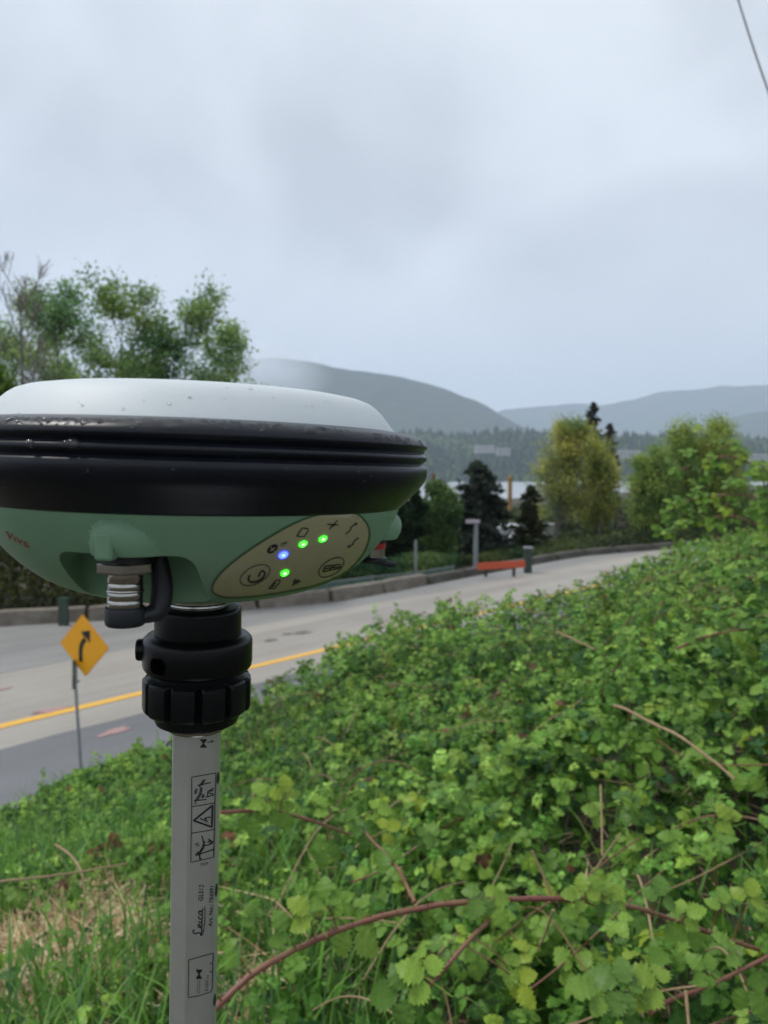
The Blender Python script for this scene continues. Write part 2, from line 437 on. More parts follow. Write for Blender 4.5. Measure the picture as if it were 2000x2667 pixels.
# trees massed on the far shore: cone clumps
def far_forest():
    n = 9000
    m_ = rng.uniform(-.25, .62, n); Y = rng.uniform(1470, 2090, n) ; Y = np.sort(Y)
    g = (Y - 1470) / 630
    x = m_ * Y
    crest_px = np.interp(1000 + FPX * m_, [0, 900, 1060, 1110, 1180, 1250, 1300, 1360, 1450, 1560, 1680, 1800, 1900, 2000, 2300], [1145, 1140, 1132, 1126, 1136, 1130, 1121, 1126, 1130, 1136, 1134, 1140, 1132, 1150, 1140])
    crest = (1215.3 - crest_px) / FPX * 2100
    z = -30 + (crest + 30) * g ** 1.15
    con = rng.random(n) < .55
    hgt = np.where(con, rng.uniform(12, 26, n), rng.uniform(8, 15, n)); rad = np.where(con, hgt * .2, hgt * .42)
    k = 6
    a = np.arange(k) * 2 * pi / k
    T = np.concatenate([np.stack([np.cos(a), np.sin(a), np.full(k, .05)], -1), np.stack([np.cos(a + .5) * .75, np.sin(a + .5) * .75, np.full(k, .5)], -1), [[0, 0, 1.0]]])
    T2 = T.copy()
    V = T[None] * np.stack([rad, rad, hgt], -1)[:, None, :]
    V *= rng.uniform(.75, 1.25, (n, len(T), 1))
    V += np.stack([x, Y, z - 4], -1)[:, None, :]
    f = []
    for q in range(k):
        f += [[q, (q + 1) % k, k + q], [(q + 1) % k, k + (q + 1) % k, k + q], [k + q, k + (q + 1) % k, 2 * k]]
    f = np.array(f)
    F = (f[None] + (np.arange(n) * len(T))[:, None, None]).reshape(-1, 3)
    c = np.where(con[:, None], [[.022, .045, .025]], [[.07, .105, .035]]) * rng.uniform(.6, 1.4, (n, 1))
    C = np.repeat(c, len(T), 0)
    link('shore_forest', mesh_np('shore_forest', V.reshape(-1, 3), F, leafmat('far_forest', .9, .05, .1), colors=C), kind='stuff', label='distant wooded far shore across the inlet', category='forest')
far_forest()
# pale clearings and long low buildings on the far shore
m_pale = mat('pale_wall', (.36, .355, .34), .8); m_roofg = mat('grey_roof', (.3, .3, .31), .8)
m_dwin = mat('dark_window', (.03, .035, .04), .2)
def far_building(px, py, wpx, hpx, Y, label):
    p = P(px, py, Y); wd = wpx / FPX * Y; h = hpx / FPX * Y
    r = empty('far_building', label, 'building', p, group='pale buildings on the far shore')
    b = MB(); b.box((0, 0, h / 2 - 6), (wd, 18, h + 12)); b.obj('wall', m_pale, r)
    b = MB(); b.add([(-wd / 2 - 1, -10, h), (wd / 2 + 1, -10, h), (wd / 2 + 1, 10, h), (-wd / 2 - 1, 10, h), (-wd / 2, 0, h * 1.35), (wd / 2, 0, h * 1.35)], [(0, 1, 5, 4), (2, 3, 4, 5), (0, 4, 3), (1, 2, 5), (0, 3, 2, 1)]); b.obj('roof', m_roofg, r)
    n = max(3, int(wd / 7))
    me = None
    for i in range(n):
        b = MB(); b.box((0, 0, 0), (2.6, .2, h * .35))
        if me is None: me = b.mesh('window', m_dwin)
        o = link('window', me, r); o.location = (-wd / 2 + wd * (i + .5) / n, -9.1, h * .55)
far_building(1262, 1166, 50, 4.5, 1600, 'long pale building on the far shore, right of the first mountain foot')
far_building(1310, 1172, 34, 4, 1620, 'short pale building on the far shore left of the yellow-green tree')
far_building(1635, 1180, 60, 5, 1620, 'pale building on the far shore between the tall tree and the round bush')
far_building(1975, 1190, 50, 5, 1580, 'pale building on the far shore at the right edge of the photo')

# ================================================================== receiver on its pole
D0 = .351; AZ0 = R(13.72)                    # distance and direction of the pole axis
C0 = Vector((-D0 * sin(AZ0), D0 * cos(AZ0), 0))
TILT = R(1.6); LEAN = R(0.6)
# local frame: the tilt turns about the viewing axis, the lean about the sideways axis
view = Vector((-sin(AZ0), cos(AZ0), 0)); side = Vector((cos(AZ0), sin(AZ0), 0))
MT = Matrix.Translation(C0) @ Matrix.Rotation(TILT, 4, view) @ Matrix.Rotation(LEAN, 4, side)
MTi = MT.inverted()
def ang(a_deg):
    """unit vector at angle a (0 = towards -Y, the camera side is at +13.6)"""
    return Vector((sin(R(a_deg)), -cos(R(a_deg)), 0))
def zlat(px, py, off=0.0):
    """local height of a photograph point in the plane through the axis across the view"""
    d = ray(px, py); n = view
    q = d * ((C0.dot(n) - off) / d.dot(n))
    return (MTi @ q).z
rec = empty('gnss_receiver', 'round white-topped green satellite survey receiver with black rubber ring, on top of the pole', 'survey receiver')
rec.matrix_world = MT
pole = empty('survey_pole', 'silver aluminium survey pole with black quick-release head, standing under the green receiver', 'pole')
pole.matrix_world = MT
bpy.context.view_layer.update()

m_white = mat('white_plastic', (.55, .59, .60), .55, var=(.52, .565, .575), scale=30, bump=.00003, bscale=900)
m_rub = mat('black_rubber', (.0035, .0052, .009), .33, var=(.006, .008, .013), scale=60, bump=.00004, bscale=1200, spec=.3)
m_green = mat('green_plastic', (.165, .29, .175), .5, var=(.155, .275, .165), scale=40, bump=.00004, bscale=1500, spec=.35)
m_panel = mat('cream_panel', (.34, .32, .18), .38, var=(.32, .30, .17), scale=70, spec=.4)
m_ink = mat('black_print', (.012, .012, .012), .5)
m_inkg = mat('grey_print', (.05, .055, .05), .5)
m_redp = mat('red_print', (.30, .035, .02), .55)
m_blk = mat('black_anodised', (.0035, .004, .0045), .30, spec=.22, bump=.00002, bscale=2500)
m_knob = mat('black_moulded_plastic', (.0045, .006, .0065), .33, spec=.22, bump=.00003, bscale=2000)
m_steel = mat('bright_steel', (.48, .465, .43), .20, metal=1.0, var=(.40, .39, .35), scale=400)
m_alu = mat('brushed_aluminium', (.57, .58, .54), .34, metal=.7, var=(.52, .53, .49), scale=60, bump=.00002, bscale=3000)
m_cap = mat('rubber_cap', (.008, .010, .013), .5, bump=.00015, bscale=500)

# ---- dome
b = MB()
b.lathe([(r + .007, z) for r, z in [(.0825, .0150), (.0812, .0168), (.0806, .0178), (.0780, .0212), (.0748, .0252), (.0720, .0279), (.0695, .0296), (.0660, .0309), (.0600, .0320), (.0480, .0331), (.03, .0339), (.012, .0342), (-.0065, .0343)]], n=160, closed=True)
b.obj('dome_cover', m_white, rec, smooth=50)
# ---- rubber ring
prof = [(.0795, .0160), (.0812, .0170), (.0830, .0173), (.0870, .0166), (.0905, .0158), (.0928, .0147), (.0945, .0133), (.0953, .0119), (.0953, .0108), (.0945, .0100), (.0937, .0092),
        (.0934, .0085), (.0937, .0081), (.0950, .0076), (.0954, .0070), (.0954, .0058), (.0950, .0052), (.0938, .0044), (.0936, .0038), (.0939, .0033), (.0952, .0027), (.0956, .0020), (.0957, .0005),
        (.0955, -.0018), (.0948, -.0040), (.0932, -.0062), (.0909, -.0088), (.0880, -.0118), (.0850, -.0148), (.0843, -.0156), (.0832, -.0160), (.081, -.0160)]
prof = [(r + .007, z) for r, z in prof]
b = MB(); b.lathe(prof, n=200); b.obj('bumper_ring', m_rub, rec, smooth=45)

# ---- green housing: bowl with blended hoods, notch cut for the connector
hp = [(.0838, -.0150), (.0836, -.0168), (.0822, -.0200), (.0803, -.0240), (.0778, -.0285), (.0750, -.0325), (.0714, -.0368), (.0672, -.0408), (.0626, -.0446), (.0575, -.0480), (.0515, -.0508), (.0450, -.0530), (.0385, -.0545), (.032, -.0553)]
rs = np.array([p[0] for p in hp]) + .007; zs = np.array([p[1] for p in hp])
dd = np.concatenate([[0], np.cumsum(np.hypot(np.diff(rs), np.diff(zs)))]); tq = np.linspace(0, dd[-1], 70)
rs2 = np.interp(tq, dd, rs); zs2 = np.interp(tq, dd, zs)
# smooth
for _ in range(6):
    rs2[1:-1] = (rs2[:-2] + rs2[1:-1] * 2 + rs2[2:]) / 4; zs2[1:-1] = (zs2[:-2] + zs2[1:-1] * 2 + zs2[2:]) / 4
def adiff(a, b_):
    return (a - b_ + 180) % 360 - 180
def hood(r, z, a):
    deg = math.degrees(a) + 90       # a: angle from +X; ang() angle
    q = 0
    for (ac, zc, wa, wz, h, sk) in ((-6, -.0325, 5.8, .0145, .0065, 1.8), (98, -.0335, 8, .014, .0075, 1.0), (-142, -.033, 8, .014, .007, 1)):
        da = adiff(deg, ac); 
        if da > 0: da /= sk
        e = (da / wa) ** 2 + ((z - zc) / wz) ** 2
        if e < 1: 
            k = (1 - e) ; q = max(q, h * min(1, k * 1.25) ** .65)
    return r + q
b = MB(); b.lathe(list(zip(rs2, zs2)), n=360, rf=hood)
# close the bottom and the top so that the notch can be cut
n = 360; last = len(rs2) - 1
b.f.append(tuple(range(last * n, last * n + n))); b.f.append(tuple(range(n))[::-1])
house = b.obj('lower_housing', m_green, rec)
def cutter(width, r0, r1, z0, z1, adeg, bev, taper=0):
    bm = bmesh.new(); bmesh.ops.create_cube(bm, size=1)
    for v in bm.verts:
        top = v.co.z > 0; outer = v.co.y < 0
        wd = width * (1 if top else 1 - taper)
        v.co = Vector((v.co.x * wd, -(r1 if outer else r0 * (1 if top else .93)), z1 if top else z0))
    es = [e for e in bm.edges if not (e.verts[0].co.z < z0 + 1e-4 and e.verts[1].co.z < z0 + 1e-4) and not (e.verts[0].co.y < -r1 + 1e-4 and e.verts[1].co.y < -r1 + 1e-4 and abs(e.verts[0].co.z - e.verts[1].co.z) > 1)]
    bmesh.ops.bevel(bm, geom=es, offset=bev, segments=5, profile=.5, affect='EDGES')
    bmesh.ops.recalc_face_normals(bm, faces=bm.faces)
    bm.transform(Matrix.Rotation(R(adeg), 4, 'Z'))
    me = bpy.data.meshes.new('cut'); bm.to_mesh(me); bm.free()
    o = bpy.data.objects.new('cut', me); col.objects.link(o); o.parent = rec; return o
def boolean(o, cutters, smooth=40):
    for c in cutters:
        md = o.modifiers.new('b', 'BOOLEAN'); md.object = c; md.operation = 'DIFFERENCE'; md.solver = 'EXACT'
    dg = bpy.context.evaluated_depsgraph_get(); dg.update()
    me = bpy.data.meshes.new_from_object(o.evaluated_get(dg)); o.modifiers.clear()
    o.data = me
    for c in cutters: bpy.data.objects.remove(c)
    me.shade_smooth(); me.set_sharp_from_angle(angle=R(smooth))
boolean(house, [cutter(.051, .055, .13, -.09, -.0304, -5.3, .0055, .10), cutter(.030, .060, .13, -.09, -.0312, 98, .004)], smooth=32)

# small raised key above the connector
b = MB()
for k in range(1):
    pass
def surf_bvh(objs):
    V = []; Fq = []
    for o in objs:
        mw_ = MT if o.parent in (rec, pole) else o.matrix_world
        base = len(V); V += [mw_ @ v.co for v in o.data.vertices]; Fq += [tuple(base + i for i in p.vertices) for p in o.data.polygons]
    return BVHTree.FromPolygons(V, Fq)
bv_house = surf_bvh([house])

def hit(bv, px, py, off):
    d = ray(px, py).normalized()
    loc, nrm, idx, dist = bv.ray_cast(Vector((0, 0, 0)), d)
    if loc is None: return None
    if nrm.dot(d) > 0: nrm = -nrm
    return MTi @ (loc + nrm * off)
def decal(name, bv, polys, mat_, parent, off=.00012, holes=False, grid=None, **kw):
    """printed shapes: polygons in photograph points laid on the real surface"""
    mb = MB()
    for poly in polys:
        if grid:
            xs = [p[0] for p in poly]; ys = [p[1] for p in poly]
            pts = [Vector(p) for p in poly]; nb = len(pts)
            def inside(x, y):
                c = False; j = nb - 1
                for i in range(nb):
                    if (poly[i][1] > y) != (poly[j][1] > y) and x < (poly[j][0] - poly[i][0]) * (y - poly[i][1]) / (poly[j][1] - poly[i][1]) + poly[i][0]: c = not c
                    j = i
                return c
            x = min(xs) + grid / 2
            while x < max(xs):
                y = min(ys) + grid / 2
                while y < max(ys):
                    if inside(x, y): pts.append(Vector((x, y)))
                    y += grid
                x += grid
            r = delaunay_2d_cdt(pts, [], [list(range(nb))], 1, 1e-4)
            vs = [hit(bv, v.x, v.y, off) for v in r[0]]
            fs = [f for f in r[2] if all(vs[i] is not None for i in f)]
            vs = [v if v is not None else Vector((0, 0, 0)) for v in vs]
            mb.add(vs, fs)
        else:
            vs = [hit(bv, x, y, off) for x, y in poly]
            if any(v is None for v in vs): continue
            mb.add(vs, [tuple(range(len(vs)))])
    me = bpy.data.meshes.new(name); me.from_pydata(mb.v, [], mb.f)
    me.materials.append(mat_)
    if not mb.f: return None
    me.shade_smooth()
    return link(name, me, parent, **kw)
def strokes(lines, wd):
    """polylines -> quads"""
    out_ = []
    for ln in lines:
        # resample
        pts = []
        for i in range(len(ln) - 1):
            a = Vector(ln[i]); c = Vector(ln[i + 1]); n_ = max(1, int((c - a).length / 6))
            for k in range(n_): pts.append(a.lerp(c, k / n_))
        pts.append(Vector(ln[-1]))
        nr_ = []
        for i in range(len(pts)):
            d = pts[min(i + 1, len(pts) - 1)] - pts[max(i - 1, 0)]
            if d.length < 1e-6: d = Vector((1, 0))
            d.normalize(); nr_.append(Vector((-d.y, d.x)) * wd / 2)
        for i in range(len(pts) - 1):
            a, c = pts[i], pts[i + 1]
            out_.append([tuple(a + nr_[i]), tuple(c + nr_[i + 1]), tuple(c - nr_[i + 1]), tuple(a - nr_[i])])
    return out_
def ell(cx, cy, a, b_, rot, t0=0, t1=360, n=30):
    r_ = R(rot); res = []
    for i in range(n + 1):
        t = R(t0 + (t1 - t0) * i / n)
        x = a * cos(t); y = b_ * sin(t)
        res.append((cx + x * cos(r_) - y * sin(r_), cy + x * sin(r_) + y * cos(r_)))
    return res

# ---- control panel
outl = [(552, 1533), (556, 1517), (572, 1495), (592, 1475), (619, 1453), (655, 1427), (699, 1399), (738, 1376), (778, 1356), (818, 1342), (858, 1334), (898, 1331), (922, 1335), (940, 1345), (954, 1361), (961, 1380), (961, 1400), (955, 1422), (945, 1442), (932, 1460), (915, 1478), (898, 1491), (870, 1506), (842, 1517), (800, 1529), (759, 1537), (710, 1546), (659, 1552), (620, 1555), (591, 1555), (567, 1549), (556, 1542)]
def smooth_loop(pts, it=2):
    for _ in range(it):
        q = []
        for i in range(len(pts)):
            a = pts[i]; c = pts[(i + 1) % len(pts)]
            q += [(a[0] * .75 + c[0] * .25, a[1] * .75 + c[1] * .25), (a[0] * .25 + c[0] * .75, a[1] * .25 + c[1] * .75)]
        pts = q
    return pts
loop = smooth_loop(outl, 1)
panel = decal('control_panel', bv_house, [loop], m_panel, rec, off=.00025, grid=13)
m_edge = mat('panel_edge_green', (.04, .09, .03), .5)
decal('panel_edge', bv_house, strokes([loop + [loop[0]]], 4.5), m_edge, panel, off=.00035)
O2 = .0004
def ic(name, lines, wd, m_=m_ink): decal(name, bv_house, strokes(lines, wd), m_, panel, off=O2)
ic('power_button', [ell(664, 1496, 42, 22, -27)], 2.6, m_inkg)
ic('power_icon', [ell(668, 1499, 23, 12.5, -27, -35, 235)], 5)
ic('power_icon', [[(672, 1500), (681, 1484)]], 4)
ic('function_button', [ell(862, 1476, 37, 19, -33)], 2.6, m_inkg)
ic('function_icon', [[(840, 1487), (846, 1473), (886, 1468), (884, 1478), (866, 1482), (840, 1487)], [(845, 1479), (884, 1474)], [(858, 1482), (866, 1472), (873, 1480)]], 3.2)
ic('memory_icon', [[(772, 1395), (786, 1374), (800, 1375), (802, 1380), (792, 1396), (772, 1395)]], 2.8)
ic('battery_icon', [[(700, 1531), (717, 1510), (729, 1508), (727, 1516), (713, 1531), (700, 1531)], [(708, 1527), (718, 1514)]], 2.8)
ic('plug_icon', [[(761, 1524), (766, 1516), (770, 1516), (777, 1507)], [(763, 1512), (772, 1521)], [(766, 1508), (776, 1517)], [(768, 1513), (773, 1510)], [(765, 1511), (770, 1506)], [(774, 1516), (782, 1511)]], 3.4)
ic('satellite_icon', [[(851, 1364), (880, 1366)], [(856, 1377), (866, 1367), (878, 1354)], [(858, 1363), (866, 1370), (872, 1362)]], 2.8)
ic('transmit_icon', [[(899, 1390), (914, 1376), (910, 1374), (928, 1361)], [(921, 1363), (928, 1361), (927, 1367)]], 2.8)
ic('receive_icon', [[(932, 1399), (916, 1413), (921, 1414), (905, 1424)], [(905, 1418), (905, 1424), (911, 1423)]], 2.8)
btp = ell(709, 1428, 16, 9.5, -38, n=20)
decal('bluetooth_icon', bv_house, [btp[:-1]], m_ink, panel, off=O2, grid=6)
m_panel2 = mat('cream_print', (.36, .31, .16), .4)
decal('bluetooth_icon', bv_house, strokes([[(703, 1433), (716, 1424)], [(704, 1423), (713, 1433)]], 2.4), m_panel2, panel, off=.0005)
decal('signal_icon', bv_house, strokes([ell(736, 1416, 5, 3.4, -30, 0, 360, 8), ell(744, 1412, 3, 2, -30, 0, 360, 8)], 2), m_inkg, panel, off=O2)
for (x, y, c, cc) in ((788, 1415, (.03, 1, .02), 'green'), (839.5, 1402, (.03, 1, .02), 'green'), (741, 1490, (.03, 1, .02), 'green'), (737, 1443, (.02, .04, 1), 'blue')):
    m_ = mat('led_' + cc, (.02, .05, .02), .3, emit=c, estr=3.2 if cc == 'green' else 7)
    e1 = ell(x, y, 11 if cc == 'green' else 13, 6.5 if cc == 'green' else 8.5, -25, n=16)[:-1]
    decal('indicator_light', bv_house, [e1], m_, panel, off=.0006, grid=5, label='%s indicator light' % cc)
    if cc == 'green':
        decal('led_core', bv_house, [ell(x, y, 4, 2.2, -25, n=12)[:-1]], mat('led_core', (.3, .5, .3), .3, emit=(.45, 1, .4), estr=2.2), panel, off=.0008)
    if cc == 'blue':
        m_ = mat('led_core', (.2, .2, .3), .3, emit=(.35, .55, 1), estr=1.5)
        decal('led_core', bv_house, [ell(x, y, 4.5, 2.6, -25, n=12)[:-1]], m_, panel, off=.0008)
# red script word on the left flank
vv = [[(-2, 13), (1, 11), (4, 0), (11, 14)], [(14, 9), (15, 1), (18, 2)], [(13.5, 13.5), (14, 15)], [(20, 10), (22, 9), (25, 0), (31, 10)], [(41, 9), (36, 9), (34, 2), (38, 0), (41, 8), (42, 1), (47, 3)]]
scr = [[(23 + u * 1.22 - v * .25, 1402 + u * .56 - v * 1.35) for u, v in ln] for ln in vv]
decal('name_script', bv_house, strokes(scr, 3.2), m_redp, rec, off=.0002)

# ---- front connector hanging in the notch
ca = -6.8; cr_ = .0735
cc0 = ang(ca) * cr_
b = MB(); b.lathe([(.0105, -.0300), (.0105, -.0335), (.0095, -.0341)], n=40, c=cc0, closed=True); b.obj('connector_seal', m_cap, rec, smooth=40)
b = MB()
b.lathe([(.0098, -.0341), (.0101, -.0345), (.0101, -.0372), (.0094, -.0380)], n=6 * 8, c=cc0, rf=lambda r, z, a: r * (1 / cos(((a + .3) % (pi / 3)) - pi / 6)) * .93, closed=True)
conn = b.obj('antenna_connector', m_steel, rec, smooth=30)
thr = [(.0062, -.0375)]
z = -.0388
while z > -.0510:
    thr += [(.0062, z), (.0062, z - .0026), (.0060, z - .0028)]; z -= .0031
thr += [(.0062, z), (.0058, -.0535)]
b = MB(); b.lathe(thr, n=48, c=cc0, closed=True); b.obj('barrel', m_steel, conn, smooth=60)
b = MB(); b.lathe([(.0064, -.0441), (.0066, -.0445), (.0064, -.0449)], n=48, c=cc0, closed=True); b.obj('barrel_ring', m_steel, conn, smooth=60)
b = MB()
b.lathe([(.0066, -.0505), (.0069, -.0508), (.0071, -.0514), (.0072, -.0556), (.0070, -.0567), (.0064, -.0573), (.0010, -.0574)], n=48, c=cc0, closed=True, rf=lambda r, z, a: r * (1 + .012 * sin(a * 3) + .01 * sin(a * 7 + z * 900)))
cap = b.obj('rubber_cap', m_cap, rec, smooth=50)
# strap from the cap up to the seal, on the right behind the barrel
sr = Vector((cos(R(13.6 + 5)), sin(R(13.6 + 5)), 0)); bk = -ang(0)
sp = [cc0 + sr * .0045 + Vector((0, 0, -.0545)), cc0 + sr * .0078 + Vector((0, 0, -.0540)) + bk * .001, cc0 + sr * .0108 + Vector((0, 0, -.0525)) + bk * .002, cc0 + sr * .0118 + Vector((0, 0, -.0470)) + bk * .003, cc0 + sr * .0117 + Vector((0, 0, -.0410)) + bk * .003, cc0 + sr * .0112 + Vector((0, 0, -.0350)) + bk * .002, cc0 + sr * .0108 + Vector((0, 0, -.0310)) + bk * .001]
def spline(pts, n=6):
    pts = [Vector(p) for p in pts]; res = []
    for i in range(len(pts) - 1):
        p0 = pts[max(i - 1, 0)]; p1 = pts[i]; p2 = pts[i + 1]; p3 = pts[min(i + 2, len(pts) - 1)]
        for k in range(n):
            t = k / n
            res.append(.5 * ((2 * p1) + (p2 - p0) * t + (2 * p0 - 5 * p1 + 4 * p2 - p3) * t * t + (3 * p1 - p0 - 3 * p2 + p3) * t ** 3))
    res.append(pts[-1]); return res
b = MB(); s2 = spline(sp); b.tube(s2, [.0030 + .0018 * sin(pi * i / len(s2)) for i in range(len(s2))], n=12, flat=.8)
b.obj('strap', m_cap, cap, smooth=60)
# raised key on the hood
b = MB()
for i in range(2): pass
kd = ang(-6)
b.box(kd * .0903 + Vector((0, 0, -.0268)), (.0062, .006, .0095), Matrix.Rotation(R(-6), 3, 'Z'))
ko = b.obj('hood_key', m_green, rec, smooth=30); md = ko.modifiers.new('bev', 'BEVEL'); md.width = .0012; md.segments = 4

# ---- second connector on the right flank
c2 = ang(100) * .0800
b = MB(); b.lathe([(.0066, -.0300), (.0066, -.0335)], n=32, c=c2, closed=True); b.obj('connector_seal', m_cap, rec, smooth=40)
m_redring = mat('red_ring', (.45, .02, .015), .4)
b = MB(); b.lathe([(.0060, -.0335), (.0064, -.0338), (.0064, -.0362), (.0060, -.0365)], n=32, c=c2, closed=True)
cn2 = b.obj('data_connector', m_redring, rec, smooth=40, label='data connector with a red ring')
b = MB(); b.lathe([(.0060, -.0365), (.0060, -.0410), (.0055, -.0415)], n=32, c=c2, closed=True); b.obj('barrel', m_steel, cn2, smooth=40)
b = MB(); b.lathe([(.0064, -.0405), (.0070, -.0411), (.0070, -.0423), (.0064, -.0428)], n=32, c=c2, closed=True)
b.tube([c2 + Vector((-.012, -.004, -.0422)), c2 + Vector((0, -.003, -.0420)), c2 + Vector((.0085, -.002, -.0437)), c2 + Vector((.0115, -.002, -.0440))], [.0010, .0017, .0015, .0012], n=10)
b.obj('cap_lever', m_cap, cn2, smooth=40)

# ---- steel thread under the receiver
zt = lambda py: zlat(520, py)
b = MB(); b.lathe([(.030, -.0535), (.030, -.0556)], n=64, closed=True); b.obj('base_plate', m_green, rec, smooth=40)
b = MB()
b.lathe([(.0124, -.0552), (.0124, zt(1566)), (.0136, zt(1568)), (.0137, zt(1572)), (.0124, zt(1575)), (.0124, zt(1582))], n=64, closed=True)
b.obj('thread_ring', m_steel, pole, smooth=40)
# ---- quick release head
U = .1775 / 1000 * .985
b = MB()
b.lathe([(.0128, zt(1577)), (.0150, zt(1576)), (.0185, zt(1578)), (.0193, zt(1583)), (.0195, zt(1590)), (.0195, zt(1668)), (.018, zt(1672))], n=96, closed=True)
b.obj('head_body', m_blk, pole, smooth=35)
b = MB()
b.lathe([(.0190, zt(1650)), (.0205, zt(1648)), (.0228, zt(1652)), (.0242, zt(1660)), (.0247, zt(1668)), (.0247, zt(1722)), (.0243, zt(1733)), (.0232, zt(1741)), (.0205, zt(1746)), (.012, zt(1747))], n=120, closed=True)
ring = b.obj('clamp_ring', m_blk, pole)
# slot through the ring at left front
sa = -30.0
zc1 = (zt(1688) + zt(1728)) / 2
bm = bmesh.new(); bmesh.ops.create_cube(bm, size=1)
for v in bm.verts: v.co = Vector((v.co.x * .0092, v.co.y * .014, v.co.z * .0070))
bmesh.ops.bevel(bm, geom=[e for e in bm.edges if abs(e.verts[0].co.y - e.verts[1].co.y) > .005], offset=.0028, segments=5, profile=.5, affect='EDGES')
bm.transform(Matrix.Translation((0, -.0235, zc1))); bm.transform(Matrix.Rotation(R(sa), 4, 'Z'))
me = bpy.data.meshes.new('cut'); bm.to_mesh(me); bm.free()
co = bpy.data.objects.new('cut', me); col.objects.link(co); co.parent = pole
bpy.context.view_layer.update()
boolean(ring, [co], 35)
b = MB(); b.tube([ang(sa + 8) * .0195 + Vector((0, 0, zc1 - .001)), ang(sa + 12) * .0222 + Vector((0, 0, zc1 + .0012))], .0010, n=10); b.obj('release_pin', m_steel, ring, smooth=40)
# push button at left
zb = (zt(1662) + zt(1716)) / 2; bd = Vector((-cos(R(13.6)), -sin(R(13.6)), 0))
b = MB(); b.tube([bd * .021 + Vector((0, 0, zb)), bd * .0262 + Vector((0, 0, zb)), bd * .0272 + Vector((0, 0, zb)), bd * .0275 + Vector((0, 0, zb))], [.0050, .0050, .0044, .0030], n=28); b.obj('release_button', m_blk, pole, smooth=40)
b = MB(); b.lathe([(.0180, zt(1744)), (.0180, zt(1775))], n=64, closed=True); b.obj('neck', m_blk, pole, smooth=35)
# star knob
def knobf(r, z, a):
    n_ = 11; q = ((a / (2 * pi) * n_) + .28) % 1.0
    # wide lobe, narrow groove with one steep side
    if q < .14: d = q / .14
    elif q < .84: d = 1 - .12 * (q - .14) / .70
    elif q < 1: d = .88 * (1 - (q - .84) / .16)
    d = d * d * (3 - 2 * d) if d < .88 else d
    dep = .0040 if r > .0215 else .0016 if r > .0185 else 0
    return r - dep * (1 - d)
b = MB()
b.lathe([(.0150, zt(1762)), (.0200, zt(1760)), (.0236, zt(1760)), (.0244, zt(1764)), (.0246, zt(1771)), (.0246, zt(1832)), (.0243, zt(1840)), (.0232, zt(1846)), (.0197, zt(1850))], n=440, rf=knobf)
kb = b.obj('locking_knob', m_knob, pole, smooth=38)
b = MB(); b.lathe([(.0196, zt(1842)), (.0192, zt(1868)), (.0186, zt(1876)), (.0170, zt(1881)), (.011, zt(1882))], n=96, closed=True); b.obj('knob_skirt', m_knob, kb, smooth=35)
b = MB(); b.lathe([(.0134, zt(1876)), (.0137, zt(1880)), (.0137, zt(1892)), (.0132, zt(1896)), (.0108, zt(1898))], n=96, closed=True); b.obj('steel_collar', m_steel, pole, smooth=35)
# ---- tube: round with flats
Rt = .0109
def tubef(r, z, a):
    deg = math.degrees(a) + 90 - 13.6
    deg = (deg + 180) % 360 - 180
    for lo, hi in ((-74, -20), (55, 78), (106, 160), (-125, -102)):
        if lo < deg < hi:
            mid = (lo + hi) / 2; hw = (hi - lo) / 2
            return r * cos(R(hw)) / cos(R(deg - mid))
    return r
b = MB(); ztop = zt(1897)
b.lathe([(Rt, ztop), (Rt, -.16), (Rt, -.20), (Rt, -.24), (Rt, -.30), (Rt, -.45), (Rt, -.8), (Rt, -1.75)], n=240, rf=tubef, closed=True)
tube = b.obj('pole_tube', m_alu, pole, smooth=14)
b = MB(); b.lathe([(.0105, -1.74), (.0105, -1.80), (.002, -1.90), (.0005, -1.91)], n=32, closed=True); b.obj('pole_tip', m_steel, pole, smooth=30)
bv_tube = surf_bvh([tube])
def pr(name, lines, wd=2.2, m_=m_ink, off=.00012): return decal(name, bv_tube, strokes(lines, wd), m_, tube, off=off)
# hourglass mark and arrow, top
def hourglass(x, y, w_, h_, nm='height_mark'):
    decal(nm, bv_tube, [[(x - w_, y - h_), (x + w_, y - h_), (x + w_ * .2, y)], [(x - w_, y + h_), (x + w_, y + h_), (x - w_ * .1, y)]], m_ink, tube)
    pr(nm, [[(x - w_, y - h_), (x + w_ * .7, y + h_ * .8)], [(x + w_, y - h_), (x - w_, y + h_)], [(x - w_, y - h_), (x + w_, y - h_)], [(x - w_, y + h_), (x + w_, y + h_)]], 2.6)
hourglass(530.5, 1936, 8.5, 10)
pr('height_mark', [[(540, 1934), (556, 1930)], [(551, 1928), (556, 1930), (552, 1934)]], 2.2)
# warning label with three pictograms
lab = [(500, 2024), (563, 2013), (560, 2092), (559, 2160), (557, 2232), (498, 2246), (499, 2170), (500, 2101), (500, 2024)]
pr('warning_label', [lab, [(500, 2101), (560, 2091)], [(499, 2170), (559, 2160)]], 2.4)
pr('warning_label', [[(505, 2137), (554, 2097), (552, 2154), (505, 2137)]], 5)
pr('warning_label', [[(521, 2131), (538, 2139), (533, 2130), (549, 2128)], [(540, 2142), (535, 2129)]], 3.2)
pr('warning_label', [[(509, 2095), (510, 2084), (520, 2068), (523, 2055), (521, 2043)], [(506, 2085), (538, 2082)], [(514, 2085), (524, 2068), (527, 2050)], [(515, 2045), (527, 2043), (549, 2038)], [(519, 2048), (531, 2031)], [(525, 2046), (535, 2029)],
                     [(536, 2076), (557, 2070)], [(541, 2073), (541, 2062), (557, 2058)], [(541, 2064), (556, 2068)], [(545, 2058), (541, 2063), (556, 2052)]], 3.0)
pr('warning_label', [[(509, 2068), (513, 2054)], [(511, 2062), (507, 2060)], [(527, 2078), (530, 2068)], [(526, 2072), (533, 2075)]], 6, m_inkg)
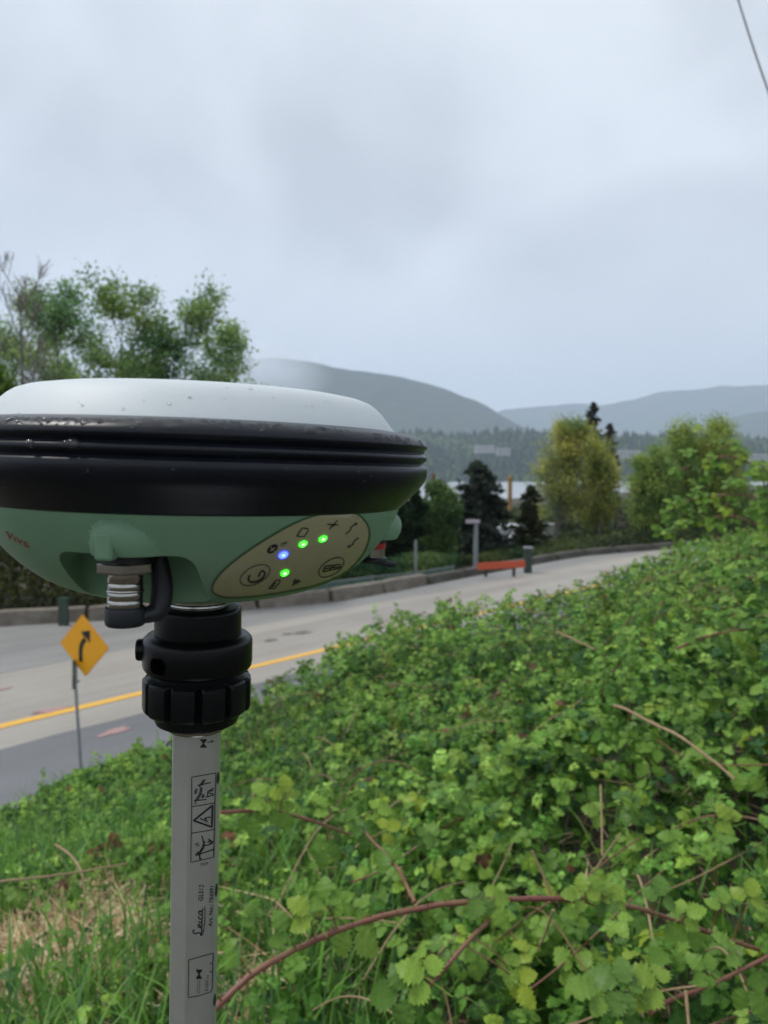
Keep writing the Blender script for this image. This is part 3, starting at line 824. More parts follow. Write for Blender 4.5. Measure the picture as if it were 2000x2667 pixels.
pr('warning_label', [[(509, 2228), (557, 2212)], [(515, 2226), (526, 2210), (531, 2196), (528, 2182), (526, 2176)], [(519, 2226), (531, 2208), (533, 2190)], [(510, 2224), (522, 2222), (520, 2238)], [(514, 2217), (525, 2240)],
                     [(508, 2200), (517, 2194), (513, 2204), (521, 2200)], [(533, 2202), (545, 2200), (553, 2190)], [(541, 2195), (547, 2187), (543, 2184), (554, 2194), (549, 2199)], [(543, 2190), (556, 2192)]], 3.2)

def text_polys(body, size=1.0):
    cu = bpy.data.curves.new('t', 'FONT'); cu.body = body; cu.size = size; cu.resolution_u = 3
    o = bpy.data.objects.new('t', cu); col.objects.link(o)
    dg = bpy.context.evaluated_depsgraph_get(); dg.update()
    me = bpy.data.meshes.new_from_object(o.evaluated_get(dg))
    res = [[(me.vertices[i].co.x, me.vertices[i].co.y) for i in p.vertices] for p in me.polygons]
    bpy.data.objects.remove(o); bpy.data.curves.remove(cu); bpy.data.meshes.remove(me)
    return res
def uptext(name, body, x0, y0, x1, y1, hgt, m_=m_ink, bold=0, off=.00012):
    """text that reads upwards; baseline runs from (x0,y0) to (x1,y1), letters point to the left"""
    ps = text_polys(body); mx_ = max(p[0] for q in ps for p in q); my_ = .72
    d = Vector((x1 - x0, y1 - y0)); ln = d.length; d.normalize(); u = Vector((d.y, -d.x)) * 1.0
    if u.x > 0: u = -u
    out_ = []
    for q in ps:
        out_.append([tuple(Vector((x0, y0)) + d * (p[0] / mx_ * ln) + u * (p[1] / my_ * hgt)) for p in q])
    decal(name, bv_tube, out_, m_, tube, off=off)
    if bold:
        decal(name, bv_tube, [[(p[0] + bold, p[1] + bold * .5) for p in q] for q in out_], m_, tube, off=off * 1.5)
uptext('model_text', 'GLS12', 528, 2347, 530.5, 2304, 12, bold=.7)
uptext('article_text', 'Art. No.: 754391', 552, 2413, 557, 2308, 10, bold=.5)
uptext('label_code', '7056', 523, 2257, 543, 2250, 8, m_inkg)   # small code under the label
# flowing script word
uv_ = [[(13, 23), (11, 28), (7, 28), (4, 22), (6, 12), (5, 3), (1, 0), (-1, 3), (3, 4), (9, 0), (15, 1), (18, 4)],
       [(18, 6), (26, 8), (25, 13), (20, 13), (18, 7), (20, 1), (25, 0), (29, 3)], [(31, 13), (30, 3), (33, 0), (36, 3)], [(33, 19), (33, 20)],
       [(44, 11), (41, 13), (37, 9), (38, 1), (43, 0), (46, 3)], [(55, 12), (50, 13), (47, 6), (49, 0), (53, 2), (55, 8), (56, 13), (55, 2), (58, 0), (61, 3)],
       [(0, -1), (10, -5), (35, -8), (58, -7), (66, -4)]]
scrp = [[(526 + u * .05 - v * .82, 2436 - u * 1.14) for u, v in ln] for ln in uv_]
pr('maker_script', scrp[:-1], 3.6)
pr('maker_script', [scrp[-1]], 2.2)
# lower label
lab2 = [(492, 2500), (556, 2482), (554, 2530), (553, 2575), (548, 2583), (520, 2593), (491, 2598), (492, 2500)]
pr('height_label', [lab2], 2.2)
hourglass(519, 2537, 7.5, 11, 'height_label')
pr('height_label', [[(516, 2552), (514, 2588)], [(521, 2552), (519, 2588)]], 1.2, m_inkg)
decal('height_label', bv_tube, [[(547, 2512), (549.5, 2505), (552, 2511)], [(546, 2527), (549, 2534), (552, 2531)]], m_ink, tube)
uptext('height_label', '0.059 m', 542, 2582, 545, 2540, 9, m_inkg)
# shade inside the oval holes along the right flat, painted as black ovals
for (yc, hh) in ((2029, 16), (2323, 18), (2612, 16)):
    x_ = np.interp(yc, [2029, 2323, 2612], [570.5, 566.5, 561])
    zc2 = zlat(570, yc, .004)
    vs = []; 
    dr = ang(13.6 + 64); tn = Vector((-dr.y, dr.x, 0)); n_ = 24
    apo = Rt * cos(R(11.5)) + .00012
    for k in range(n_):
        a = 2 * pi * k / n_; vs.append(ang(13.6 + 66.5) * apo + Vector((-ang(13.6 + 66.5).y, ang(13.6 + 66.5).x, 0)) * .0016 * cos(a) + Vector((0, 0, zc2 + hh * .178e-3 * sin(a))))
    b = MB(); b.add(vs, [tuple(range(n_))]); b.obj('slot_hole_shade', m_ink, tube)

# ---- rain drops
m_drop = mat('rain_water', (1, 1, 1), .03); m_drop.node_tree.nodes['Principled BSDF'].inputs['Transmission Weight'].default_value = 1; m_drop.node_tree.nodes['Principled BSDF'].inputs['IOR'].default_value = 1.33
def drops(bv, area, n, rmin, rmax, parent, inside=None, elong=1.0):
    mb = MB(); c = 0; tries = 0
    while c < n and tries < n * 8:
        tries += 1
        x = random.uniform(area[0], area[2]); y = random.uniform(area[1], area[3])
        if inside: 
            y = inside(x, random.random())
        d = ray(x, y).normalized(); loc, nrm, idx, dist = bv.ray_cast(Vector((0, 0, 0)), d)
        if loc is None: continue
        if nrm.dot(d) > 0: nrm = -nrm
        r = random.uniform(rmin, rmax) * (.6 if random.random() < .6 else 1); c += 1
        q = nrm.to_track_quat('Z', 'Y'); vs = []; ns = 8
        for (rr_, zz) in ((1, 0), (.86, .42), (.5, .7), (0.01, .8)):
            for k in range(ns):
                a = 2 * pi * k / ns + rr_
                wob = 1 + .15 * sin(a * 2 + c)
                vs.append(MTi @ (loc + q @ Vector((r * rr_ * cos(a) * wob, r * rr_ * sin(a) * wob, r * zz * .75)) + Vector((0, 0, 0))))
        fs = []
        for j in range(3):
            for k in range(ns): fs.append((j * ns + k, j * ns + (k + 1) % ns, (j + 1) * ns + (k + 1) % ns, (j + 1) * ns + k))
        mb.add(vs, fs)
    me = mb.mesh('rain_drops', m_drop); me.shade_smooth()
    link('rain_drops', me, parent, kind='stuff')
ro = [o for o in rec.children if o.name.startswith('bumper_ring')][0]; do = [o for o in rec.children if o.name.startswith('dome')][0]
bvr = surf_bvh([ro]); bvd = surf_bvh([do])
top_edge = lambda x: np.interp(x, [0, 300, 600, 800, 1030, 1100], [1086, 1088, 1097, 1108, 1134, 1146])
drops(bvr, (0, 0, 1105, 1), 300, .0005, .0012, ro, inside=lambda x, u: top_edge(x) + 2 + u * u * 18)
drops(bvr, (0, 1100, 1110, 1300), 60, .0003, .0009, ro)
drops(bvr, (60, 1150, 360, 1160), 3, .0024, .0030, ro)
drops(bvd, (0, 1010, 1020, 1120), 34, .0003, .0009, do)
drops(bv_tube, (452, 1920, 575, 2660), 34, .00025, .0006, tube)

# ================================================================== road furniture
m_galv = mat('galvanised_steel', (.30, .32, .33), .55, metal=.4, var=(.24, .26, .27), scale=20)
m_syel = mat('amber_sign_sheet', (.95, .43, .008), .45, var=(.92, .41, .01), scale=6)
m_sbord = mat('amber_border', (.80, .32, .008), .45)
m_sback = mat('grey_green_back', (.13, .16, .145), .6, var=(.17, .19, .175), scale=10)
# ---- curve sign
Ys = 9.8
pt = P(192, 1700, Ys + .05); pb = P(214, 2040, Ys - .35)
gz = float(ground_z(pb.x, pb.y))
sg = empty('curve_warning_sign', 'amber diamond road sign with black right-curve arrow on a leaning grey post', 'road sign', (pb.x, pb.y, gz))
def loc(v, root): return Vector(v) - root.location
b = MB(); ax = (pt - pb).normalized()
foot = pb + ax * ((gz - .2 - pb.z) / ax.z)
b.tube([loc(foot, sg), loc(pt, sg)], .021, n=6); b.obj('post', m_galv, sg)
cs = P(220, 1681, Ys - .06)
angn = R(-111.8); nrm = Vector((cos(angn), sin(angn), 0)); hx = Vector((-nrm.y, nrm.x, 0)); hz = Vector((0, 0, 1))
if hx.x < 0: hx = -hx
hz = (hz + hx * -.03).normalized()
hd = .418
def plate(pts, z0, z1, root, name, m_, c=cs, sx=hx, sz=hz, nn=nrm, **kw):
    b = MB(); n = len(pts)
    vs = [loc(c + sx * p[0] + sz * p[1] + nn * z0, root) for p in pts] + [loc(c + sx * p[0] + sz * p[1] + nn * z1, root) for p in pts]
    b.add(vs, [tuple(range(n)), tuple(range(n, 2 * n))[::-1]] + [(i, (i + 1) % n, n + (i + 1) % n, n + i) for i in range(n)])
    return b.obj(name, m_, root, **kw)
def rdiam(h, r, k=4):
    res = []
    for i in range(4):
        a0 = pi / 2 * i; c = Vector((cos(a0), sin(a0))) * (h - r * sqrt(2))
        for j in range(k + 1):
            a = a0 - pi / 4 + pi / 2 * j / k; res.append((c.x + r * cos(a), c.y + r * sin(a)))
    return res
dp = plate(rdiam(hd, .03), -.003, .0, sg, 'diamond_panel', m_sbord)
plate(rdiam(hd * .965, .028), .0, .0015, sg, 'sign_face', m_syel)
sh = [(-.157, -.53), (-.155, -.25), (-.125, -.06), (-.05, .09), (.07, .22)]
ar = []
wd = .078
pts = [Vector(p) * hd for p in sh]; L1 = []; L2 = []
for i_, p_ in enumerate(pts):
    d_ = (pts[min(i_ + 1, len(pts) - 1)] - pts[max(i_ - 1, 0)]).normalized(); n_ = Vector((-d_.y, d_.x)) * wd * hd
    L1.append(tuple(p_ + n_)); L2.append(tuple(p_ - n_))
b = MB()
for i_ in range(len(pts) - 1):
    q = [L1[i_], L1[i_ + 1], L2[i_ + 1], L2[i_]]
    b.add([loc(cs + hx * p[0] + hz * p[1] + nrm * .003, sg) for p in q], [(0, 1, 2, 3)])
head = [(.27 * hd, .50 * hd), (-.10 * hd, .43 * hd), (.0, .30 * hd), (.14 * hd, .22 * hd), (.25 * hd, .08 * hd)]
b.add([loc(cs + hx * p[0] + hz * p[1] + nrm * .003, sg) for p in head], [(0, 1, 2, 3, 4)])
b.obj('curve_arrow', m_ink, sg)
c2_ = P(196, 1752, Ys + .03); a2 = R(-168); n2 = Vector((cos(a2), sin(a2), 0)); h2 = Vector((-n2.y, n2.x, 0))
plate([(-.17, -.19), (.17, -.19), (.17, .19), (-.17, .19)], -.002, .002, sg, 'tab_plate', m_sback, c=c2_, sx=h2, sz=Vector((.03, 0, 1)), nn=n2)
for dz in (.12, -.12):
    b = MB(); b.box(loc(c2_ + Vector((.02, 0, dz)), sg), (.06, .06, .02)); b.obj('bracket', m_galv, sg)

# ---- concrete barrier blocks along the far edge
m_con = mat('weathered_concrete', (.23, .205, .17), .9, var=(.14, .115, .09), scale=2.5, bump=.012, bscale=9, detail=8)
m_con2 = mat('mossy_concrete', (.10, .09, .08), .9, var=(.055, .055, .04), scale=2, bump=.012, bscale=9, detail=8)
def block_mesh(name, Lk, h, wb, wt, m_, seed):
    random.seed(seed); bm = bmesh.new(); bmesh.ops.create_cube(bm, size=1)
    bmesh.ops.subdivide_edges(bm, edges=bm.edges, cuts=2, use_grid_fill=True)
    for v in bm.verts:
        z = v.co.z + .5; w_ = wb + (wt - wb) * z
        v.co = Vector((v.co.x * Lk + random.uniform(-.015, .015), v.co.y * w_ + random.uniform(-.012, .012), z * h + (random.uniform(-.02, .02) if z > .5 else 0)))
    bmesh.ops.bevel(bm, geom=[e for e in bm.edges if e.calc_face_angle(0) > .8], offset=.025, segments=1, profile=.5, affect='EDGES')
    me = bpy.data.meshes.new(name); bm.to_mesh(me); bm.free(); me.materials.append(m_); return me
bmes = [block_mesh('block', 2.4, .43, .55, .4, m_con, s_) for s_ in (1, 2)] + [block_mesh('block', 2.4, .33, .55, .4, m_con2, s_) for s_ in (3, 4)]
def bpoint(t): 
    s_ = float(barrier_s(t)) - .2; return Vector((*fromst(s_, t), ZROAD))
t = -14.0; kblk = 0; blocks = []
while t < 66:
    a = bpoint(t); 
    dt = 2.4
    for _ in range(4):
        bq = bpoint(t + dt); dt *= 2.5 / (bq - a).length
    bq = bpoint(t + dt)
    mid = (a + bq) / 2; d = bq - a
    left = mid.x < -3 
    o = link('concrete_barrier', bmes[(0 if mid.x < 1 else 2) + kblk % 2], None)
    o.location = mid - Vector((0, 0, .03)); o.rotation_euler = (0, 0, atan2(d.y, d.x) + random.uniform(-.02, .02))
    o['_x'] = mid.x
    blocks.append(o)
    o['group'] = 'concrete blocks lining the far road edge'
    o['category'] = 'barrier'
    t += dt; kblk += 1
for o in list(blocks):
    pxl = 1000 + FPX * o['_x'] / o.location.y; del o['_x']
    side_ = 'pale' if o.location.x < 1 else 'dark mossy'
    if pxl < -420 or pxl > 2050 or o.location.y < 2: bpy.data.objects.remove(o); blocks.remove(o); continue
    if pxl < -20 or pxl > 1870: o['label'] = side_ + (' concrete barrier block at the far right, behind the leafy canes' if pxl > 900 else ' concrete barrier block just beyond the left edge'); continue
    near = [(60, 'at the left edge, left of the amber sign'), (200, 'just behind the top of the amber sign'), (330, 'between amber sign and hanging connector cap'), (430, 'behind the gap between connector cap and pole'), (560, 'hidden behind the pole head'), (720, 'under the oval control panel'), (880, 'under the right end of the control panel'), (980, 'below the low green net fence'), (1080, 'at the foot of the tall grey fence post'),
            (1180, 'at the right end of the green net fence'), (1262, 'in front of the grey lamp post'), (1330, 'below the orange barrier board'), (1400, 'below the slim utility box'), (1470, 'under the left half of the yellow-green tree'), (1540, 'under the right half of the yellow-green tree'), (1600, 'below the two thin brown conifers'), (1660, 'below the grey leafless shrub'), (1730, 'under the left shoulder of the round bush'), (1870, 'under the middle of the round bush')]
    for lim, tx in near:
        if pxl <= lim: break
    base_ = side_ + ' concrete barrier block ' + tx
    k_ = sum(1 for q in blocks if q.get('label', '').startswith(base_))
    o['label'] = base_ if k_ == 0 else base_ + (', the farther one' if k_ == 1 else ', the farthest one')
# marker post between blocks
m_dkgreen = mat('dark_green_paint', (.035, .06, .045), .6)
p = P(167, 1622, 21.0); p.z = ZROAD
mk = empty('marker_post', 'short dark green marker post in front of the left concrete blocks', 'post', p)
b = MB(); b.box((0, 0, .38), (.26, .12, .76)); b.obj('post', m_dkgreen, mk); b = MB(); b.box((0, -.0, .78), (.28, .14, .04)); b.obj('cap', m_dkgreen, mk)

# ---- mesh fence with green netting behind the barrier
m_net = mat('green_netting', (.16, .27, .23), .8)
fp = [P(700, 1575, 24.5), P(850, 1562, 25.6), P(970, 1552, 27), P(1082, 1545, 28.6), P(1180, 1520, 30.5)]
fn = empty('mesh_fence', 'low green net fence on grey posts behind the far barrier, left of the lamp post', 'fence', fp[0])
fh = [.55, .60, .70, .80, .72]
for i_ in range(len(fp) - 1):
    a = fp[i_]; c = fp[i_ + 1]; b = MB(); n_ = 34
    hA = fh[i_]; hB = fh[i_ + 1]
    for k_ in range(-10, n_):
        for sgn in (1, -1):
            f0 = k_ / n_; f1 = (k_ + 10) / n_
            u0, v0, u1, v1 = f0, 0., f1, 1.
            if sgn < 0: v0, v1 = 1., 0.
            def cl(u, v, uu, vv):
                return (u, v)
            # clip to 0..1
            if u0 < 0: v0 = v0 + (v1 - v0) * (0 - u0) / (u1 - u0); u0 = 0
            if u1 > 1: v1 = v0 + (v1 - v0) * (1 - u0) / (u1 - u0); u1 = 1
            A = a.lerp(c, u0) + Vector((0, 0, v0 * (hA + (hB - hA) * u0))); B = a.lerp(c, u1) + Vector((0, 0, v1 * (hA + (hB - hA) * u1)))
            A = loc(A, fn); B = loc(B, fn); up = Vector((0, 0, .011))
            b.add([A - up, B - up, B + up, A + up], [(0, 1, 2, 3)])
    b.obj('netting', m_net, fn, kind='stuff')
    b = MB(); b.tube([loc(a + Vector((0, 0, hA)), fn), loc(c + Vector((0, 0, hB)), fn)], .022, n=6); b.obj('top_rail', m_galv, fn)
for i_, p_ in enumerate(fp):
    b = MB(); tall = 2.05 if i_ == 3 else fh[i_] + .06
    b.tube([loc(p_, fn) - Vector((0, 0, .8)), loc(p_, fn) + Vector((0, 0, tall))], .055 if i_ == 3 else .03, n=8)
    b.obj('post', m_galv, fn, **({'label': 'tall grey post'} if i_ == 3 else {}))
# ---- lamp post
p = P(1238, 1500, 34); lp = empty('street_lamp', 'grey lamp post with small pale head in front of the dark conifer', 'street lamp', p - Vector((0, 0, .6)))
hgt = (P(1238, 1362, 34) - p).z + .6
b = MB(); b.tube([(0, 0, -.5), (0, 0, hgt)], [.13, .10], n=10); b.obj('pole', mat('lamp_grey', (.26, .29, .30), .6), lp)
b = MB(); b.box((-.14, 0, hgt + .06), (.62, .3, .14)); b.obj('lamp_head', mat('lamp_head_pale', (.42, .38, .42), .5), lp)
# ---- orange barricade
p = P(1305, 1500, 30.2); bc = empty('orange_barricade', 'long orange-red barrier board on dark legs beside the grey lamp post', 'barricade', p)
wd = 125 / FPX * 30.2; m_or = mat('orange_red_paint', (.62, .10, .035), .55, var=(.52, .09, .04), scale=8)
b = MB(); b.box((0, 0, .44), (wd, .06, .28), Matrix.Rotation(-.055, 3, 'Y')); b.obj('board', m_or, bc)
for dx in (-.32, .27):
    b = MB(); b.box((wd * dx, .08, .25), (.12, .10, .55)); b.obj('leg', mat('dark_leg', (.04, .04, .04), .7), bc)
# ---- utility box right of it
p = P(1374, 1490, 31.6); ub = empty('utility_box', 'slim dark green utility box at the right end of the orange barrier board', 'utility box', p - Vector((0, 0, .2)))
b = MB(); b.box((0, 0, .6), (.30, .3, 1.2)); b.obj('cabinet', m_dkgreen, ub); b = MB(); b.box((0, -.01, 1.24), (.36, .36, .08)); b.obj('lid', mat('grey_lid', (.25, .26, .28), .5), ub)
b = MB(); b.box((0, -.155, .62), (.24, .012, .95)); b.obj('door', m_dkgreen, ub)

# ---- white vans in the yard behind the conifers
m_vw = mat('white_paint', (.70, .72, .73), .3, var=(.62, .64, .65), scale=2); m_gl = mat('dark_glass', (.02, .025, .03), .08); m_ty = mat('tyre', (.02, .02, .02), .8); m_rim = mat('wheel_rim', (.35, .35, .36), .4, metal=.7)
def van(px, py, Y, label, rot, s_=1.0):
    p = P(px, py, Y); r = empty('parked_van', label, 'van', p, rot=(0, 0, rot)); 
    # side profile, x forward
    pf = [(-2.4, .35), (-2.4, 2.15), (-2.25, 2.3), (1.0, 2.3), (1.25, 2.2), (1.95, 1.35), (2.45, 1.1), (2.55, .8), (2.55, .35)]
    b = MB(); n = len(pf); vs = []
    for y, ins in ((-.95, 0), (.95, 0)):
        for x, z in pf: vs.append((x, y * (1 - .10 * max(0, z - 1.2)), z))
    b.add(vs, [tuple(range(n)), tuple(range(n, 2 * n))[::-1]] + [(i, (i + 1) % n, n + (i + 1) % n, n + i) for i in range(n)])
    o = b.obj('body', m_vw, r); md = o.modifiers.new('bev', 'BEVEL'); md.width = .06; md.segments = 3
    b = MB(); b.add([(1.29, -.76, 2.13), (1.29, .76, 2.13), (1.96, .84, 1.40), (1.96, -.84, 1.40)], [(0, 1, 2, 3)])
    for v_ in range(4): 
        x, y, z = b.v[v_]; b.v[v_] = (x + .04, y, z + .04)
    b.obj('windscreen', m_gl, r)
    for sy in (-1, 1):
        b = MB(); b.add([(.35, sy * .93, 1.35), (1.65, sy * .93, 1.35), (1.15, sy * .865, 2.05), (.35, sy * .865, 2.05)], [(0, 1, 2, 3)]); 
        b.v = [(x, y + sy * .012, z) for x, y, z in b.v]; b.obj('side_window', m_gl, r)
        for x in (-1.6, 1.6):
            b = MB(); b.tube([(x, sy * .98, .36), (x, sy * .74, .36)], .36, n=20); wl = b.obj('wheel', m_ty, r)
            b = MB(); b.tube([(x, sy * .995, .36), (x, sy * .90, .36)], .20, n=16); b.obj('rim', m_rim, wl)
        b = MB(); b.box((2.5, sy * .68, .85), (.1, .34, .22)); b.obj('headlight', mat('headlight_glass', (.5, .5, .5), .1), r)
    b = MB(); b.box((2.55, 0, .5), (.12, 1.8, .25)); b.obj('bumper', m_ty, r)
van(1262, 1470, 45, 'white van parked behind the dark conifer, left of the other van', R(200))
van(1352, 1462, 46, 'white van parked right of the dark conifer, behind the orange barrier board', R(215))

# ---- tall poles at the water
m_rust = mat('rusty_timber', (.20, .10, .055), .9, var=(.13, .07, .04), scale=1); m_otim = mat('yellow_brown_timber', (.36, .21, .07), .85, var=(.28, .16, .06), scale=1)
for (x, y0, y1, Y, wpx, m_, lb, hc) in ((1128, 1240, 1330, 110, 11, m_rust, 'rust-brown timber piling by the water, just right of the black ring', None),
                                   (1110, 1262, 1330, 120, 8, m_rust, 'shorter rust-brown timber piling left of its taller neighbour by the water', None),
                                   (1327, 1248, 1345, 100, 12, m_otim, 'yellow-brown timber piling by the water right of the dark conifer', None),
                                   (1650, 1264, 1400, 90, 9, m_rust, 'dark pole by the water with an orange lamp on its top', (.75, .22, .03))):
    a = P(x, y0, Y); c = P(x, y1, Y); r = empty('water_piling', lb, 'piling', (c.x, c.y, c.z - 6))
    b = MB(); rad = wpx / 2 / FPX * Y; b.tube([(0, 0, 0), (0, 0, a.z - c.z + 6)], [rad * 1.1, rad * .9], n=10); b.obj('shaft', m_, r)
    if hc:
        b = MB(); b.lathe([(.3, 0), (.42, .25), (.42, .6), (.2, .85)], n=16, closed=True, c=(0, 0, a.z - c.z + 6)); b.obj('lamp', mat('orange_lamp', hc, .5, emit=hc, estr=.5), r)
    else:
        b = MB(); b.lathe([(rad * 1.0, 0), (rad * 1.05, .25), (rad * .6, .5)], n=12, closed=True, c=(0, 0, a.z - c.z + 6)); b.obj('cap', m_, r)

# ---- overhead cable
b = MB(); a = P(1880, -140, 7.0); c = P(2052, 380, 6.2)
pts = [a.lerp(c, f) - Vector((0, 0, .06 * sin(pi * f))) for f in np.linspace(-1.5, 2.0, 30)]
o = b.tube(pts, .0085, n=8); o = b.obj('overhead_cable', mat('cable_grey', (.16, .17, .18), .6)); o['label'] = 'thin grey overhead cable crossing the sky at the upper right corner'; o['category'] = 'cable'

# ================================================================== trees
def quads_from(pts, size, colr, jit=.35, up=0.0, elong=1.5):
    """leaf-sized faces at pts"""
    n = len(pts); sz = size * rng.uniform(.6, 1.3, n)
    a = rng.normal(size=(n, 3)); a[:, 2] -= up; a /= np.linalg.norm(a, axis=1)[:, None]
    b_ = rng.normal(size=(n, 3)); b_ -= a * (a * b_).sum(1)[:, None]; b_ /= np.linalg.norm(b_, axis=1)[:, None]
    c_ = np.cross(a, b_)
    A = a * (sz * elong / 2)[:, None]; B = b_ * (sz / 2)[:, None]; Cc = c_ * (sz * .12)[:, None]
    V = np.stack([pts - A, pts + B + Cc, pts + A, pts - B + Cc], 1).reshape(-1, 3)
    F = np.arange(4 * n).reshape(-1, 4)
    col_ = colr[None, :] if colr.ndim == 1 else colr
    C = np.repeat(col_ * rng.uniform(1 - jit, 1 + jit, (n, 1)), 4, 0)
    return V, F, C
def grow(h, trunk_r, n_limb, spread, rise, crown0, depth=3, seed=0, lean=(0, 0), stems=1, wob=.12, conif=False):
    """returns tube list and twig points"""
    rd = random.Random(seed); tubes = []; tips = []
    def branch(p, d, ln, r, lv):
        n = 4 if lv else 5; pts = [p]; q = p.copy(); dd_ = d.copy()
        for i in range(n):
            dd_ = (dd_ + Vector((rd.gauss(0, wob), rd.gauss(0, wob), rd.gauss(0, wob * .7) + rise * .10))).normalized()
            q = q + dd_ * (ln / n); pts.append(q.copy())
        tubes.append((pts, [r * (1 - .75 * i / n) for i in range(n + 1)], lv))
        if lv >= depth:
            for i in range(1, n + 1): tips.append(pts[i])
            return
        if lv == depth - 1: tips.append(pts[-1]); tips.append(pts[-2])
        k = {1: 6, 2: 5}.get(lv, 4)
        for j in range(k):
            f = rd.uniform(.25, 1.0); i = min(int(f * n), n - 1); bp = pts[i].lerp(pts[i + 1], f * n - i)
            side_ = Vector((rd.gauss(0, 1), rd.gauss(0, 1), rd.gauss(0, .5) + rise * .3)).normalized()
            nd = (dd_ * .55 + side_ * spread).normalized()
            branch(bp, nd, ln * rd.uniform(.42, .68), r * .5 * (1 - .4 * f), lv + 1)
    for sidx in range(stems):
        base = Vector((rd.gauss(0, .12 * stems), rd.gauss(0, .12 * stems), -.4)) if stems > 1 else Vector((0, 0, -.4))
        d = Vector((lean[0] + rd.gauss(0, .10 if stems > 1 else .03), lean[1] + rd.gauss(0, .10 if stems > 1 else .03), 1)).normalized()
        hh = h * (rd.uniform(.75, 1.0) if stems > 1 else 1)
        n = 9; pts = [base]; q = base.copy(); dd_ = d.copy()
        for i in range(n):
            dd_ = (dd_ + Vector((rd.gauss(0, .045), rd.gauss(0, .045), .12))).normalized(); q = q + dd_ * (hh / n); pts.append(q.copy())
        tubes.append((pts, [trunk_r * (1 - .9 * i / n) for i in range(n + 1)], 0))
        tips += pts[-2:]
        for j in range(n_limb):
            f = crown0 + (1 - crown0) * (j + rd.random()) / n_limb; f = min(f, .98)
            i = int(f * n); bp = pts[i].lerp(pts[min(i + 1, n)], f * n - i)
            az_ = rd.uniform(0, 2 * pi); g = (f - crown0) / (1 - crown0)
            ln = hh * spread * (.22 + .36 * (1 - g)) * rd.uniform(.7, 1.15)
            nd = Vector((cos(az_), sin(az_), rise * rd.uniform(.6, 1.3))).normalized()
            branch(bp, nd, ln, trunk_r * (1 - .8 * f) * .5, 1)
    return tubes, tips
def tree(name, label, px, py, Y, ptop, kind, seed, color, leaf=.10, nleaf=9, cl=.22, mbark=None, group=None, trunk_r=.12, **g):
    p = P(px, py, Y); p.z = float(ground_z(p.x, p.y)); top = P(px, ptop, Y).z; h = top - p.z
    r = empty(name, label, 'tree', p, group=group)
    tubes, tips = grow(h * g.pop('hk', .93), trunk_r, seed=seed, **g)
    b = MB()
    for pts, rad, lv in tubes:
        if lv <= 0: b.tube(pts, rad, n=8, caps=False)
        elif lv == 1: b.tube(pts, [max(x, .018) for x in rad], n=5, caps=False)
    b.obj('trunk', mbark or M['bark'], r, smooth=60)
    b = MB()
    for pts, rad, lv in tubes:
        if lv >= 2: b.tube([pts[0], pts[len(pts) // 2], pts[-1]], [max(x, .009) for x in (rad[0], rad[2], rad[-1])], n=3, caps=False)
    if b.v: b.obj('twigs', mbark or M['bark'], r, kind='stuff')
    if nleaf > 0:
        T = np.array([[t.x, t.y, t.z] for t in tips]); n = len(T)
        pts = np.repeat(T, nleaf, 0) + rng.normal(size=(n * nleaf, 3)) * cl * np.array([1, 1, .8])
        clump = np.repeat(rng.uniform(.7, 1.3, (n, 1)), nleaf, 0)
        cc = np.array(color)[None] * clump
        cc = cc * (1 + (fbm(pts[:, 0] * .8 + seed, pts[:, 2] * .8, 4, 3) - .47)[:, None] * np.array([1.6, 1.0, .6]))
        V, F, C = quads_from(pts, leaf, cc)
        link('crown', mesh_np('crown', V, F, M['treeleaf'], colors=C), r, kind='stuff')
    return r
def conifer(name, label, px, py, Y, ptop, wpx, seed, color, density=1.0, bare=.05, group=None):
    p = P(px, py, Y); p.z = float(ground_z(p.x, p.y)); h = P(px, ptop, Y).z - p.z; rmax = wpx / 2 / FPX * Y
    r = empty(name, label, 'tree', p, group=group); rd = random.Random(seed)
    b = MB(); b.tube([(0, 0, -.5), (.03, 0, h * .5), (0, .02, h)], [.045 * rmax * 2.2, .03 * rmax * 2, .012], n=8); b.obj('trunk', M['bark'], r)
    P_ = []; bb = MB()
    nb = int(h * 19 * density)
    for i in range(nb):
        f = bare + (1 - bare) * (i + rd.random()) / nb; a = rd.uniform(0, 2 * pi)
        ln = rmax * (1 - f) ** .52 * rd.uniform(.55, 1.12) + .12
        z = f * h; drop = rd.uniform(.05, .35)
        e = Vector((cos(a) * ln, sin(a) * ln, z - drop * ln + .05)); s0 = Vector((0, 0, z))
        if i % 3 == 0: bb.tube([s0, e], [.03, .01], n=3, caps=False)
        k = int(26 * density * (.4 + ln / rmax))
        for j in range(k):
            t_ = rd.uniform(.12, 1) ** .8; q = s0.lerp(e, t_)
            wv = ln * .20 * (1.1 - t_) + .05
            P_.append((q.x + rd.gauss(0, wv), q.y + rd.gauss(0, wv), q.z + rd.gauss(0, wv * .45)))
    bb.obj('branches', M['bark'], r, kind='stuff')
    pts = np.array(P_); cc = np.array(color)[None] * (1 + (fbm(pts[:, 0] * 1.2 + seed, pts[:, 2] * 1.2, 3, 3) - .47)[:, None] * 1.4)
    V, F, C = quads_from(pts, .18, cc, up=.3, elong=2.0)
    link('crown', mesh_np('crown', V, F, M['treeleaf'], colors=C), r, kind='stuff')
    return r
GL = (.27, .40, .15); GY_ = (.40, .43, .12); GD = (.05, .07, .05); GM = (.055, .10, .03); GO = (.07, .085, .03)
